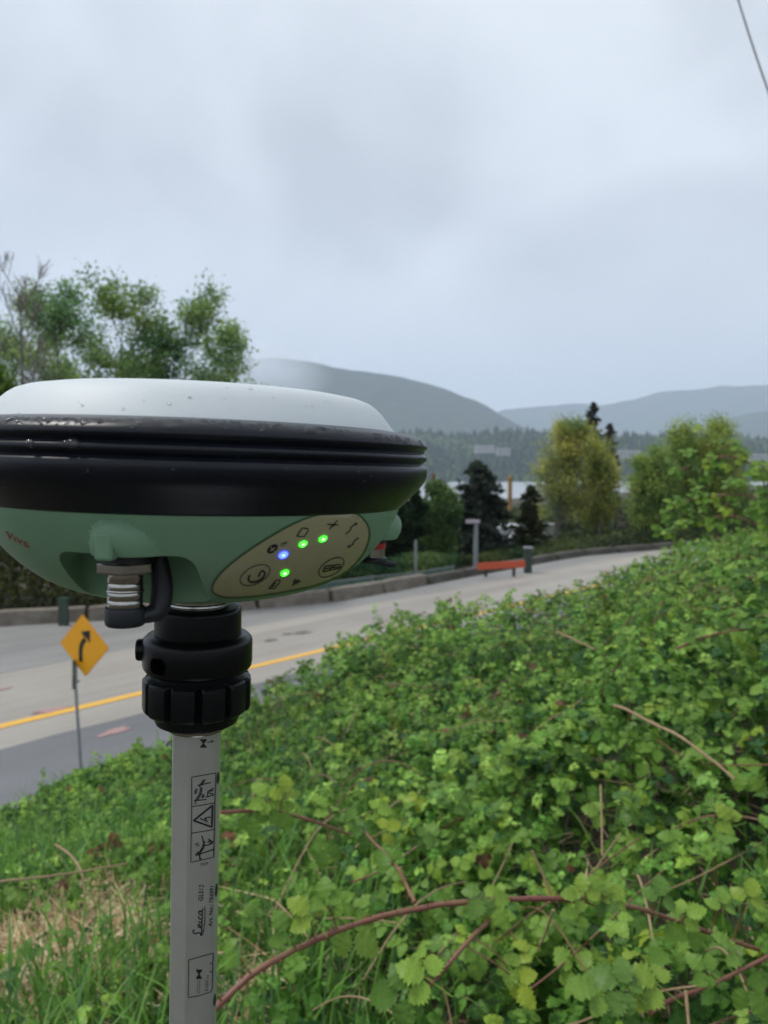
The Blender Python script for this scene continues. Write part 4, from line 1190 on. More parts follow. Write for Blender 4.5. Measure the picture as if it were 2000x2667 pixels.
# left group
tree('bare_tree', 'tall leafless tree at the left edge of the photo', 42, 1600, 27, 640, 0, 3, GL, nleaf=0, hk=.93, trunk_r=.14, n_limb=16, spread=.42, rise=1.3, crown0=.42, mbark=M['barkpale'])
tree('leafy_tree', 'slender leafy tree right of the bare tree, highest in the left group', 165, 1600, 31, 705, 0, 7, GL, nleaf=5, trunk_r=.13, n_limb=16, spread=.50, rise=.7, crown0=.30, cl=.26)
tree('leafy_tree', 'thin-crowned leafy tree just right of the bare tree, lower than its neighbour', 95, 1600, 33, 790, 0, 12, GL, nleaf=5, trunk_r=.10, n_limb=13, spread=.50, rise=.7, crown0=.3, cl=.26)
tree('leafy_tree', 'dense leafy tree behind the middle of the white dome', 320, 1600, 30, 730, 0, 21, (.22, .34, .11), nleaf=5, trunk_r=.13, n_limb=17, spread=.50, rise=.8, crown0=.30, cl=.25)
tree('leafy_tree', 'open-crowned leafy tree above the right part of the white dome', 480, 1590, 31, 780, 0, 34, GL, nleaf=5, trunk_r=.12, n_limb=14, spread=.50, rise=.8, crown0=.3, cl=.25)
tree('leafy_tree', 'lowest leafy tree of the left group, reaching right towards the mountain', 615, 1590, 32, 830, 0, 41, GL, nleaf=5, trunk_r=.10, n_limb=13, spread=.50, rise=.8, crown0=.28, cl=.24, lean=(.06, 0))
tree('leafy_shrub', 'bright yellow-green shrub at the left edge beside the bare tree trunk', -5, 1600, 25, 930, 0, 52, (.17, .26, .045), nleaf=14, trunk_r=.08, n_limb=12, spread=.5, rise=1, crown0=.2, stems=2)
# centre and right
conifer('dark_conifer', 'broad dark evergreen right behind the red-ringed connector', 1010, 1560, 33, 1240, 190, 5, (.028, .055, .022), 1.1)
conifer('dark_conifer', 'mid-size dark evergreen between the connector and the pale green shrub', 1075, 1545, 34, 1270, 130, 16, (.04, .075, .032), 1.1)
conifer('dark_conifer', 'tall dark evergreen hidden behind the receiver', 900, 1570, 32, 1190, 200, 6, (.03, .055, .024), 1.0)
tree('leafy_shrub', 'pale green leafy shrub between the black ring and the dark conifer', 1140, 1540, 36, 1245, 0, 61, (.12, .20, .065), nleaf=14, trunk_r=.08, n_limb=10, spread=.42, rise=1.1, crown0=.12, stems=3)
conifer('dark_conifer', 'nearly black conifer beside the grey lamp post', 1243, 1500, 41, 1205, 225, 9, GD, 1.5)
conifer('small_conifer', 'small olive-brown conifer between the dark conifer and the yellow-green tree', 1378, 1490, 41, 1268, 100, 10, (.06, .068, .028), .9)
conifer('tall_conifer', 'tall thin brownish conifer top standing behind the yellow-green tree', 1538, 1480, 60, 1050, 90, 14, (.055, .06, .04), .8)
conifer('tall_conifer', 'shorter thin brownish conifer right of the tallest conifer top', 1582, 1480, 62, 1103, 70, 15, (.07, .07, .05), .7)
tree('spring_tree', 'tall yellow-green spring tree with pale stems, left of the round bush', 1440, 1490, 44, 1060, 0, 71, GY_, nleaf=3, leaf=.10, trunk_r=.12, n_limb=18, spread=.52, rise=1.1, crown0=.12, stems=2, mbark=M['barkpale'], cl=.27)
tree('spring_tree', 'yellow-green spring tree in front of the tall thin conifer', 1540, 1485, 45, 1095, 0, 72, (.37, .41, .11), nleaf=3, leaf=.10, trunk_r=.11, n_limb=17, spread=.50, rise=1.1, crown0=.12, stems=2, mbark=M['barkpale'], cl=.27)
tree('bare_shrub', 'grey leafless shrub in the gap left of the round green bush', 1625, 1470, 46, 1290, 0, 73, GL, nleaf=0, trunk_r=.06, n_limb=10, spread=.4, rise=1.2, crown0=.15, stems=3, mbark=M['barkpale'])
tree('round_bush', 'large rounded bright green bush on the right beyond the road', 1800, 1430, 50, 1095, 0, 81, (.32, .42, .11), nleaf=6, leaf=.10, trunk_r=.09, n_limb=14, spread=.56, rise=1.3, crown0=.06, stems=5, cl=.40, hk=.95)
tree('round_bush', 'green bush forming the right shoulder of the large rounded bush', 1892, 1430, 51, 1150, 0, 83, (.29, .39, .10), nleaf=6, leaf=.10, trunk_r=.08, n_limb=12, spread=.52, rise=1.2, crown0=.06, stems=4, cl=.30)
tree('round_bush', 'green bush forming the left shoulder of the large rounded bush', 1715, 1440, 48, 1165, 0, 84, (.30, .41, .11), nleaf=6, leaf=.10, trunk_r=.08, n_limb=12, spread=.48, rise=1.2, crown0=.06, stems=4, cl=.30)
# brush behind the barrier
def brush(name, label, pts_, Y0, Y1, hts, color, n, leaf=.13):
    x = rng.uniform(0, 1, n); px = np.interp(x, np.linspace(0, 1, len(pts_)), pts_); hp_ = np.interp(x, np.linspace(0, 1, len(hts)), hts)
    Y = rng.uniform(Y0, Y1, n); X = (px - 1000) / FPX * Y
    gz_ = ground_z(X, Y); hh = hp_ * (.55 + .9 * fbm(X * .5, Y * .5, 9, 3)); z = gz_ + hh * rng.uniform(0, 1, n) ** .8
    s_, t_ = st(X, Y); keep = (barrier_s(t_) - s_) > .6
    pts = np.stack([X, Y, z], -1)[keep]
    cc = np.array(color)[None] * (1 + (fbm(pts[:, 0] * .6, pts[:, 2] * 1.1, 14, 4) - .47)[:, None] * np.array([2.2, 1.6, 1.0]))
    V, F, C = quads_from(pts, leaf, cc)
    link(name, mesh_np(name, V, F, M['treeleaf'], colors=C), kind='stuff', label=label, category='undergrowth')
brush('undergrowth', 'dense olive-green undergrowth behind the left concrete blocks', [-350, 500, 760], 22.5, 31, [5.0, 4.4, 3.6], (.12, .14, .05), 52000)
brush('undergrowth', 'green undergrowth behind the net fence', [740, 900, 1190], 27, 38, [3.2, 1.7, .9], (.10, .17, .06), 20000)
brush('undergrowth', 'low green scrub along the right barrier', [1180, 1500, 2100], 36, 52, [.25, .9, 1.6], (.09, .12, .045), 22000)
brush('undergrowth', 'scrub covering the low ground between the trees and the inlet', [900, 1500, 2200], 54, 190, [1.5, 2.2, 3.0], (.10, .12, .06), 26000, leaf=.55)

# ================================================================== brambles, grass, straw
def leaflet(lod):
    """one toothed leaflet along +Y, unit length; returns verts, tris"""
    if lod == 0:
        e = [(.0, .0), (.05, .13), (.13, .31), (.18, .22), (.27, .43), (.33, .31), (.42, .51), (.48, .36), (.58, .46), (.63, .30), (.73, .36), (.78, .21), (.87, .22), (.91, .10), (1.0, .0)]
        mids = [.0, .12, .26, .40, .55, .70, .85, 1.0]
    elif lod == 1:
        e = [(.0, .0), (.14, .32), (.23, .24), (.37, .48), (.47, .34), (.62, .42), (.71, .26), (.83, .23), (1.0, .0)]; mids = [.0, .3, .6, 1.0]
    else:
        e = [(.0, .0), (.36, .43), (.68, .32), (1.0, .0)]; mids = [.0, 1.0]
    V = []; F = []
    cz = lambda t, w_: .20 * abs(w_) - .30 * t * t + (.22 * (abs(w_) - .33) if w_ else 0) + .035 * sin(t * 22) * (1 if w_ else 0)
    mi = []
    for t in mids: mi.append(len(V)); V.append((0, t, cz(t, 0)))
    for sgn in (1, -1):
        ei = [mi[0]]
        for (t, w_) in e[1:-1]: ei.append(len(V)); V.append((sgn * w_, t, cz(t, w_)))
        ei.append(mi[-1])
        # zip strip between midrib and edge
        i = j = 0
        while i < len(mi) - 1 or j < len(ei) - 1:
            ti = V[mi[min(i + 1, len(mi) - 1)]][1] if i < len(mi) - 1 else 9
            tj = V[ei[min(j + 1, len(ei) - 1)]][1] if j < len(ei) - 1 else 9
            if ti < tj: tri = (mi[i], mi[i + 1], ei[j]); i += 1
            else: tri = (mi[i], ei[j + 1], ei[j]); j += 1
            if len(set(tri)) == 3: F.append(tri if sgn < 0 else tri[::-1])
    return np.array(V, float), np.array(F)
def compound(lod, five=False, seed=0):
    rd = random.Random(seed); V = []; F = []; b_ = 0
    lv, lf = leaflet(lod)
    spec_ = [(0, 1.0, .32), (62, .82, .16), (-62, .82, .16)] + ([(118, .6, .08), (-118, .6, .08)] if five else [])
    for (a, sc_, off) in spec_:
        a = R(a + rd.uniform(-8, 8)); tlt = rd.uniform(-.25, .15)
        q = lv * sc_; q = q + np.array([0, off, 0])
        y, z = q[:, 1] * cos(tlt) - q[:, 2] * sin(tlt), q[:, 1] * sin(tlt) + q[:, 2] * cos(tlt)
        x = q[:, 0]
        V.append(np.stack([x * cos(a) + y * sin(a), -x * sin(a) + y * cos(a), z], -1)); F.append(lf + b_); b_ += len(lv)
    # stalk
    if lod < 2:
        s_ = np.array([(-.02, -.75, -.22), (.02, -.75, -.22), (.018, .3, .0), (-.018, .3, .0)]); V.append(s_); F.append(np.array([[0, 1, 2], [0, 2, 3]]) + b_)
    return np.vstack(V), np.vstack(F)
def frames(n, tilt, bias=None):
    """random rotation matrices: leaf normal near up, random heading"""
    h = rng.uniform(0, 2 * pi, n); nrm_ = np.stack([rng.normal(0, tilt, n), rng.normal(0, tilt, n), np.ones(n)], -1)
    if bias is not None: nrm_ += bias
    nrm_ /= np.linalg.norm(nrm_, axis=1)[:, None]
    f = np.stack([np.cos(h), np.sin(h), np.zeros(n)], -1); f -= nrm_ * (f * nrm_).sum(1)[:, None]; f /= np.linalg.norm(f, axis=1)[:, None]
    x = np.cross(f, nrm_)
    return np.stack([x, f, nrm_], -1)       # columns
def scatter(T, Fc, pos, Rm, size, colr):
    V = np.einsum('nij,vj->nvi', Rm, T) * size[:, None, None] + pos[:, None, :]
    F = Fc[None] + (np.arange(len(pos)) * len(T))[:, None, None]
    C = np.repeat(colr, len(T), 0)
    return V.reshape(-1, 3), F.reshape(-1, 3), C
def merge(parts):
    V = []; F = []; C = []; b_ = 0
    for v, f, c in parts:
        V.append(v); F.append(f + b_); C.append(c); b_ += len(v)
    return np.vstack(V), np.vstack(F), np.vstack(C)
def patch(x, y, cx, cy, rx, ry): return np.clip(1.4 - np.hypot((x - cx) / rx, (y - cy) / ry), 0, 1)
def bare_mask(x, y):
    return np.maximum.reduce([patch(x, y, -1.22, 2.5, .38, .42), patch(x, y, .62, 5.1, .55, .5) * .9, patch(x, y, -.42, 2.15, .15, .2) * .6, patch(x, y, .47, 1.27, .24, .16), patch(x, y, -.35, 1.5, .25, .2) * .5])
def grassy(x, y):
    """share of grass instead of bramble"""
    m = x / np.maximum(y, .8)
    g = np.interp(m, [-.6, -.2, .02, .2], [.9, .95, .6, .14]) * np.interp(y, [1, 3.2, 4.6, 7], [1, .85, .35, .1])
    g = np.maximum(g, patch(x, y, .8, 5.3, .9, .8) * .7)
    g = np.maximum(g, patch(x, y, .48, 1.25, .3, .2) * .6)
    return np.clip(g, 0, 1)

# clumpy canopy: points and how high in the layer they sit
def sample(n, y0, y1, m0=-.72, m1=.78, gamma=2.0):
    u = rng.random(n); Y = (y0 ** gamma + (y1 ** gamma - y0 ** gamma) * u) ** (1 / gamma); m = rng.uniform(m0, m1, n)
    return m * Y, Y
PAL = np.array([(.032, .090, .012), (.080, .180, .022), (.12, .26, .038), (.175, .34, .055), (.045, .12, .035), (.27, .40, .05)])
def leafcol(n, young, x, y):
    base = PAL[rng.choice(6, n, p=[.20, .27, .24, .10, .15, .04])]
    yc = np.array([.28, .44, .08])
    c = base * (1 - young[:, None]) + yc * young[:, None]
    big = fbm(x * .8, y * .8, 31, 3)[:, None]
    c = c * (.45 + big * 1.3)
    c[:, 0] *= 1 + (fbm(x * 2.2, y * 2.2, 33, 2) - .4) * .5
    # occasional reddish or brown leaf
    br = rng.random(n) < .012; c[br] = np.array([.16, .07, .035]) * rng.uniform(.6, 1.3, (br.sum(), 1))
    return c * rng.uniform(.8, 1.2, (n, 1))
def bramble_layer(n, y0, y1, lod, szm, tilt=.55):
    x, y = sample(n, y0, y1)
    keep = rng.random(n) > np.maximum(bare_mask(x, y) * .97, grassy(x, y) * .93)
    # clumping
    keep &= rng.random(n) < .12 + 1.7 * np.clip(fbm(x * 3.1, y * 3.1, 41, 2) * 2 - .42, 0, 1)
    s_, t_ = st(x, y); keep &= s_ > 4.3 + .5 * fbm(t_, s_ * 0, 8, 2)
    keep &= y > 1.0
    x = x[keep]; y = y[keep]; n = len(x)
    zc_ = canopy(x, y); H = canopy_h(x, y)
    u = rng.random(n) ** 1.7
    lump = (fbm(x * 4.2, y * 4.2, 51, 2) - .38) * .34
    z = zc_ - u * H * .95 + lump * (H / .4)
    size = rng.uniform(.020, .078, n) * szm * (1 - .25 * (u < .15))
    young = np.clip((.25 - u) * 6, 0, 1) * (rng.random(n) < .4) * rng.uniform(.3, 1, n)
    bias = np.stack([np.full(n, -.10), np.full(n, -.32), np.zeros(n)], -1)
    Rm = frames(n, tilt, bias)
    return x, y, z, size, young, Rm
canopy_parts = []
th = empty('bramble_thicket', 'thick green bramble thicket covering the bank from the bottom to the right edge', 'brambles', (0, 3, float(ground_z(0., 3.))))
th0 = np.array(th.location)
# nearest leaves as single parts
x, y, z, size, young, Rm = bramble_layer(10500, 1.0, 3.3, 0, .86)
dist = np.sqrt(x * x + y * y + z * z)
app = size / dist * ((np.abs(x / y) < .52) & (z > canopy(x, y) - .12) & ((-z / y) < .72))
pick = np.argsort(-app)[:280]
singles = [compound(0, seed=s_) for s_ in range(3)] + [compound(0, True, seed=9)]
smes = []
for T, Fc in singles:
    smes.append(mesh_np('leaf', T, Fc, M['heroleaf']))
ymes = [mesh_np('leaf', T, Fc, M['yellowleaf']) for T, Fc in singles]
for kk, i in enumerate(pick):
    me = (ymes if young[i] > .55 else smes)[kk % 4]
    o = bpy.data.objects.new('leaf', me); col.objects.link(o); o.parent = th
    Rl = Matrix([list(r_) for r_ in Rm[i]]).to_4x4()
    o.matrix_local = Matrix.Translation(Vector((x[i], y[i], z[i])) - Vector(th0)) @ Rl @ Matrix.Scale(float(size[i]), 4)
rest = np.ones(len(x), bool); rest[pick] = False
parts_ = []
for v_ in range(4):
    mk_ = rest & (np.arange(len(x)) % 4 == v_); T, Fc = singles[v_]
    parts_.append(scatter(T, Fc, np.stack([x, y, z], -1)[mk_], Rm[mk_], size[mk_], leafcol(mk_.sum(), young[mk_], x[mk_], y[mk_])))
for (n, y0, y1, lod, szm) in ((40000, 3.2, 7.2, 1, .82), (52000, 7.0, 22.0, 2, 1.15), (2600, 22, 40, 2, 2.2)):
    x, y, z, size, young, Rm = bramble_layer(n, y0, y1, lod, szm)
    for v_ in range(2):
        mk_ = np.arange(len(x)) % 2 == v_; T, Fc = compound(lod, False, seed=20 + v_)
        parts_.append(scatter(T, Fc, np.stack([x, y, z], -1)[mk_], Rm[mk_], size[mk_], leafcol(mk_.sum(), young[mk_], x[mk_], y[mk_])))
V, F, C = merge(parts_)
link('foliage', mesh_np('foliage', V - th0, F, M['leaf'], colors=C), th, kind='stuff')
print('bramble tris', len(F))
# upright leafy shoots standing above the canopy
parts_ = []; sb = MB()
for i in range(420):
    xx, yy = sample(1, 1.5, 13); xx = float(xx[0]); yy = float(yy[0])
    if float(grassy(np.array(xx), np.array(yy))) > .5 or float(st(xx, yy)[0]) < 4.6: continue
    zc_ = float(canopy(xx, yy)); hh = random.uniform(.05, .20); p0 = Vector((xx, yy, zc_ - .2)); p1 = Vector((xx + random.uniform(-.06, .06), yy + random.uniform(-.06, .06), zc_ + hh))
    sb.tube([p0, p0.lerp(p1, .5) + Vector((random.uniform(-.01, .01), 0, 0)), p1], [.0028, .0022, .0012], n=4, caps=False)
    k = 6; f = np.linspace(.45, 1, k); pos = np.array([list(p0.lerp(p1, float(q)) + Vector((random.uniform(-.015, .015), random.uniform(-.015, .015), 0))) for q in f])
    T, Fc = compound(1 if yy < 6 else 2, False, seed=i % 5)
    yg = np.full(k, .75) * rng.uniform(.4, 1, k)
    parts_.append(scatter(T, Fc, pos, frames(k, .6, np.array([[0, -.4, 0]])), rng.uniform(.026, .042, k) * (1.1 if yy < 6 else 1.4), leafcol(k, yg, pos[:, 0], pos[:, 1])))
V, F, C = merge(parts_)
link('shoots', mesh_np('shoots', V - th0, F, M['leaf'], colors=C), th, kind='stuff')
sb.v = [tuple(np.array(v) - th0) for v in sb.v]; sb.obj('shoot_stems', M['canered'], th, kind='stuff')

# ---- grass blades
def blades(name, x, y, z, hgt, wid, colr, m_, bend=.5, flat=0.0, **kw):
    n = len(x); k = 5; a = rng.uniform(0, 2 * pi, n); bd = rng.uniform(.1, 1, n) * bend
    t = np.linspace(0, 1, k)
    dirx = np.cos(a); diry = np.sin(a)
    out_ = np.zeros((n, k, 3)); 
    horiz = hgt[:, None] * (bd[:, None] * t[None] ** 1.8 + flat * t[None]); vert = hgt[:, None] * (t[None] * (1 - flat) - bd[:, None] * .45 * t[None] ** 3)
    out_[:, :, 0] = x[:, None] + dirx[:, None] * horiz; out_[:, :, 1] = y[:, None] + diry[:, None] * horiz; out_[:, :, 2] = z[:, None] + vert
    sx = -diry; sy = dirx; wv = wid[:, None] * (1 - t[None] ** 2.2) * .5 + .0004
    A = out_.copy(); B = out_.copy()
    A[:, :, 0] += sx[:, None] * wv; A[:, :, 1] += sy[:, None] * wv; B[:, :, 0] -= sx[:, None] * wv; B[:, :, 1] -= sy[:, None] * wv
    V = np.stack([A, B], 2).reshape(n, -1, 3)
    f = np.array([[2 * i, 2 * i + 1, 2 * i + 3, 2 * i + 2] for i in range(k - 1)])
    F = (f[None] + (np.arange(n) * 2 * k)[:, None, None]).reshape(-1, 4)
    C = np.repeat(colr, 2 * k, 0)
    return link(name, mesh_np(name, V.reshape(-1, 3), F, m_, colors=C), **kw)
x, y = sample(42000, 1.0, 8.5, -.75, .55, 1.3)
g = grassy(x, y); k_ = (rng.random(len(x)) < g * (1 - .9 * np.clip(bare_mask(x, y) * 1.8, 0, 1)) * (.35 + 1.1 * fbm(x * 2.5, y * 2.5, 61, 2)) + .13 * fbm(x * 3, y * 3, 66, 2)) & (st(x, y)[0] > 4.7)
x = x[k_]; y = y[k_]; n = len(x)
cg = np.array([(.10, .24, .035), (.14, .30, .045), (.19, .36, .07), (.11, .22, .08)])[rng.integers(0, 4, n)] * rng.uniform(.75, 1.25, (n, 1))
blades('grass', x, y, ground_z(x, y), rng.uniform(.14, .46, n), rng.uniform(.004, .012, n), cg, M['grass'], .7, kind='stuff', label='green grass growing between the brambles and around the pole', category='grass')
print('grass', n)
# short ground greenery so that little soil shows on the left
x, y = sample(15000, 1.0, 6.5, -.75, .35, 1.6)
k_ = (rng.random(len(x)) < grassy(x, y) * .9 * (1 - np.clip(bare_mask(x, y) * 1.3, 0, 1))) & (st(x, y)[0] > 4.7); x = x[k_]; y = y[k_]; n = len(x)
T, Fc = compound(2, True, 3)
V, F, C = scatter(T, Fc, np.stack([x, y, ground_z(x, y) + rng.uniform(.02, .16, n)], -1), frames(n, .5, np.array([[0, -.3, 0]])), rng.uniform(.010, .024, n), leafcol(n, rng.random(n) * .5, x, y))
link('ground_cover', mesh_np('ground_cover', V, F, M['leaf'], colors=C), kind='stuff', label='small leafy ground cover among the grass left of the pole', category='ground cover')
# ---- dead straw
x = np.concatenate([rng.normal(-1.22, .23, 3200), rng.normal(.62, .35, 500), rng.normal(-.42, .15, 160), rng.normal(.47, .15, 260), rng.uniform(-1.6, 1.6, 1300)])
y = np.concatenate([rng.normal(2.5, .25, 3200), rng.normal(5.1, .35, 500), rng.normal(2.15, .25, 160), rng.normal(1.28, .10, 260), rng.uniform(1.1, 5, 1300)])
k_ = (np.abs(x / y) < .8) & (y > 1.0); x = x[k_]; y = y[k_]; n = len(x)
cs_ = np.array([(.62, .48, .27), (.50, .37, .20), (.70, .58, .38), (.36, .22, .12)])[rng.integers(0, 4, n)] * rng.uniform(.7, 1.2, (n, 1))
blades('straw', x, y, ground_z(x, y) + rng.uniform(.01, .10, n), rng.uniform(.10, .40, n), rng.uniform(.002, .006, n), cs_, M['straw'], .12, .93, kind='stuff', label='matted dead straw lying in patches on the bank', category='straw')

# ---- canes with their own leaves
def thorny(bm_, pts, rad):
    for i in range(len(pts) - 1):
        for q in range(2):
            p_ = pts[i].lerp(pts[i + 1], random.random()); a = Vector((random.gauss(0, 1), random.gauss(0, 1), random.gauss(0, 1))).normalized()
            d_ = (pts[i + 1] - pts[i]).normalized(); a = (a - d_ * a.dot(d_)).normalized(); r_ = rad[i]
            e1 = d_.cross(a) * r_ * .25
            bm_.add([p_ + a * r_ * .8 + d_ * r_ * .4, p_ + a * r_ * .8 - d_ * r_ * .4, p_ + a * r_ * .8 + e1, p_ + a * r_ * 2.3 - d_ * r_ * .5], [(0, 1, 3), (1, 2, 3), (2, 0, 3)])
def cane(name, label, pts, rad, m_, leaves=(), cat='bramble cane', thorns=True, group=None):
    """pts: (px,py,Y); leaves: (px,py,size,yellow)"""
    Pp = [P(*p) for p in pts]; base = Pp[0]
    r = empty(name, label, cat, base, group=group)
    sp_ = spline(Pp, 5); n = len(sp_)
    sp_ = [p + Vector((0, 0, random.gauss(0, rad * .12))) for p in sp_]
    rads = [rad * (1 - .35 * i / n) * (1 + random.uniform(-.06, .08) + (.16 if i % 7 == 3 else 0)) for i in range(n)]
    b = MB(); b.tube([p - base for p in sp_], rads, n=8)
    if thorns: thorny(b, [p - base for p in sp_], rads)
    b.obj('stem', m_, r, smooth=60)
    for (lx, ly, sz, yl) in leaves:
        # hang the leaf on the nearest point of the stem
        best = min(sp_, key=lambda p: ((p - P(lx, ly, p.y)).length))
        c_ = P(lx, ly, best.y - .01)
        d_ = c_ - best
        hd_ = d_.normalized() if d_.length > .01 else Vector((random.uniform(-1, 1), -.3, .2)).normalized()
        nrm_ = Vector((random.gauss(0, .25), -.75 + random.gauss(0, .2), .8)); f_ = (hd_ - nrm_ * hd_.dot(nrm_) / nrm_.length_squared).normalized(); nrm_.normalize(); x_ = f_.cross(nrm_)
        o = bpy.data.objects.new('leaf', (ymes if yl else smes)[random.randrange(4)]); col.objects.link(o); o.parent = r
        o.matrix_local = Matrix.Translation(c_ - f_ * sz * .4 - base) @ Matrix(((x_.x, f_.x, nrm_.x), (x_.y, f_.y, nrm_.y), (x_.z, f_.z, nrm_.z))).to_4x4() @ Matrix.Scale(sz, 4)
        if d_.length > .02:
            b = MB(); b.tube([best - base, best.lerp(c_, .5) - base + Vector((0, 0, .006)), c_ - f_ * sz * .4 - base], .0013, n=5); b.obj('leaf_stalk', M['canered'], r)
    return r
cane('bramble_cane', 'long arching red-brown bramble cane crossing the bottom of the photo from pole to right edge',
     [(540, 2648, 1.02), (600, 2587, 1.05), (684, 2520, 1.08), (794, 2461, 1.11), (937, 2402, 1.13), (1072, 2370, 1.15), (1191, 2351, 1.16), (1326, 2341, 1.17), (1444, 2341, 1.18), (1545, 2351, 1.19), (1655, 2364, 1.20), (1756, 2397, 1.21), (1849, 2431, 1.22), (1950, 2465, 1.23), (2060, 2505, 1.24)], .0050, M['canered'],
     [(1245, 2345, .035, 0), (1290, 2365, .036, 0), (1520, 2318, .030, 1), (1560, 2322, .030, 1), (1500, 2335, .028, 1), (1600, 2340, .030, 1), (1575, 2350, .026, 0), (1780, 2420, .042, 0), (1790, 2380, .034, 0), (800, 2375, .040, 1), (740, 2420, .034, 0), (1720, 2330, .036, 0), (1880, 2350, .032, 0), (930, 2440, .045, 1), (845, 2335, .034, 0), (1950, 2330, .034, 1)])
cane('bramble_cane', 'short brown side cane running down-left under the long arching cane', [(1300, 2374, 1.165), (1240, 2430, 1.13), (1190, 2485, 1.10), (1140, 2545, 1.08), (1100, 2590, 1.07)], .0036, M['canered'], [(1340, 2530, .030, 1), (1360, 2570, .036, 1), (1100, 2540, .045, 0), (1030, 2590, .05, 0)])
cane('bramble_cane', 'dark bramble cane rising up-left from the middle of the long arching cane', [(1081, 2351, 1.16), (1060, 2310, 1.2), (1039, 2267, 1.22), (1000, 2220, 1.26), (963, 2182, 1.3), (935, 2140, 1.34)], .0034, M['canetan'], [(1005, 2230, .034, 0), (950, 2170, .032, 0), (1010, 2160, .030, 1), (985, 2110, .030, 0)])
cane('bramble_cane', 'dark red leafy cane right of the pole beside the warning label', [(575, 2115, 1.35), (642, 2112, 1.38), (700, 2110, 1.4), (777, 2127, 1.42), (845, 2149, 1.42), (912, 2174, 1.42)], .0038, M['canered'], [(690, 2070, .040, 0), (740, 2060, .036, 1), (735, 2120, .034, 0), (850, 2100, .036, 0), (660, 2140, .036, 0), (845, 2215, .038, 0), (905, 2130, .030, 0)])
cane('bramble_cane', 'red bramble cane at the bottom right corner', [(1690, 2640, 1.05), (1756, 2600, 1.07), (1850, 2565, 1.09), (1942, 2520, 1.12), (2040, 2470, 1.15)], .0036, M['canered'], [(1700, 2555, .044, 1), (1670, 2575, .036, 1), (1600, 2560, .046, 0), (1545, 2575, .04, 0), (1900, 2470, .034, 0), (1960, 2590, .04, 0), (1830, 2520, .03, 0)])
cane('bramble_cane', 'red-brown cane lying on the leaves near the upper right edge', [(1760, 1690, 2.6), (1820, 1664, 2.6), (1866, 1651, 2.6), (1930, 1640, 2.6), (2030, 1630, 2.6)], .0048, M['canered'], [(1800, 1650, .05, 0), (1880, 1665, .05, 0), (1960, 1625, .05, 0)])
cane('dry_stalk', 'thick straw-coloured dry stalk sloping across the right brambles', [(1600, 1838, 2.3), (1634, 1850, 2.2), (1705, 1887, 2.1), (1760, 1912, 2.0), (1807, 1946, 1.95), (1860, 1985, 1.9), (1912, 2030, 1.85)], .0050, M['canedry'], cat='dry stalk', thorns=False)
cane('dry_stalk', 'pale dry stalk lying on leaves right of the road edge', [(1450, 1645, 4.4), (1500, 1668, 4.2), (1549, 1692, 4.0)], .0060, M['canedry'], cat='dry stalk', thorns=False)
cane('dry_stalk', 'upright broken dry stalk standing behind the arching cane', [(1435, 2330, 1.22), (1412, 2275, 1.23), (1385, 2216, 1.24)], .0026, M['canedry'], cat='dry stalk', thorns=False)
cane('dry_stalk', 'dry stalk in the dark hollow below the arching cane', [(1440, 2370, 1.2), (1420, 2430, 1.22), (1400, 2475, 1.24)], .0024, M['canedry'], cat='dry stalk', thorns=False)
cane('dry_stalk', 'short upright tan stalk at the bottom edge near the corner', [(1785, 2580, 1.06), (1790, 2640, 1.04), (1795, 2690, 1.02)], .0028, M['canedry'], cat='dry stalk', thorns=False)
cane('dry_stalk', 'thin tan stalk right of the pole near the lower label', [(720, 2350, 1.25), (760, 2390, 1.22), (800, 2440, 1.2)], .0022, M['canedry'], cat='dry stalk', thorns=False)
cane('dry_stalk', 'long bent straw stalk lying across the dry patch on the left', [(-40, 2300, 1.95), (80, 2288, 2.0), (200, 2272, 2.05), (330, 2250, 2.1)], .0036, M['canedry'], cat='dry stalk', thorns=False)
cane('dry_stalk', 'bent straw stalk left of the pole above the dry patch', [(145, 2200, 2.3), (185, 2228, 2.2), (212, 2270, 2.1), (222, 2330, 2.05)], .0036, M['canedry'], cat='dry stalk', thorns=False)
sb1 = MB(); sb2 = MB()
for i in range(190):
    xx, yy = sample(1, 1.15, 8.5, -.2, .7, 1.4); xx = float(xx[0]); yy = float(yy[0])
    if float(st(xx, yy)[0]) < 5.2: continue
    a_ = random.uniform(0, 2 * pi); ln_ = random.uniform(.12, .45) * (1 + yy * .12); n_ = 5; pts_ = []
    arch = random.uniform(-.03, .08)
    for k_ in range(n_):
        f = k_ / (n_ - 1) - .5; qx = xx + cos(a_) * ln_ * f; qy = yy + sin(a_) * ln_ * f
        pts_.append(Vector((qx, qy, float(canopy(qx, qy)) - .03 + arch * (1 - 4 * f * f))))
    (sb1 if random.random() < .5 else sb2).tube(spline(pts_, 3), random.uniform(.0016, .0032), n=5)
for sbx, nm_, mm_ in ((sb1, 'live_stems', M['canered']), (sb2, 'dead_stems', M['canedry'])):
    sbx.v = [tuple(np.array(v) - th0) for v in sbx.v]; sbx.obj(nm_, mm_, th, kind='stuff')
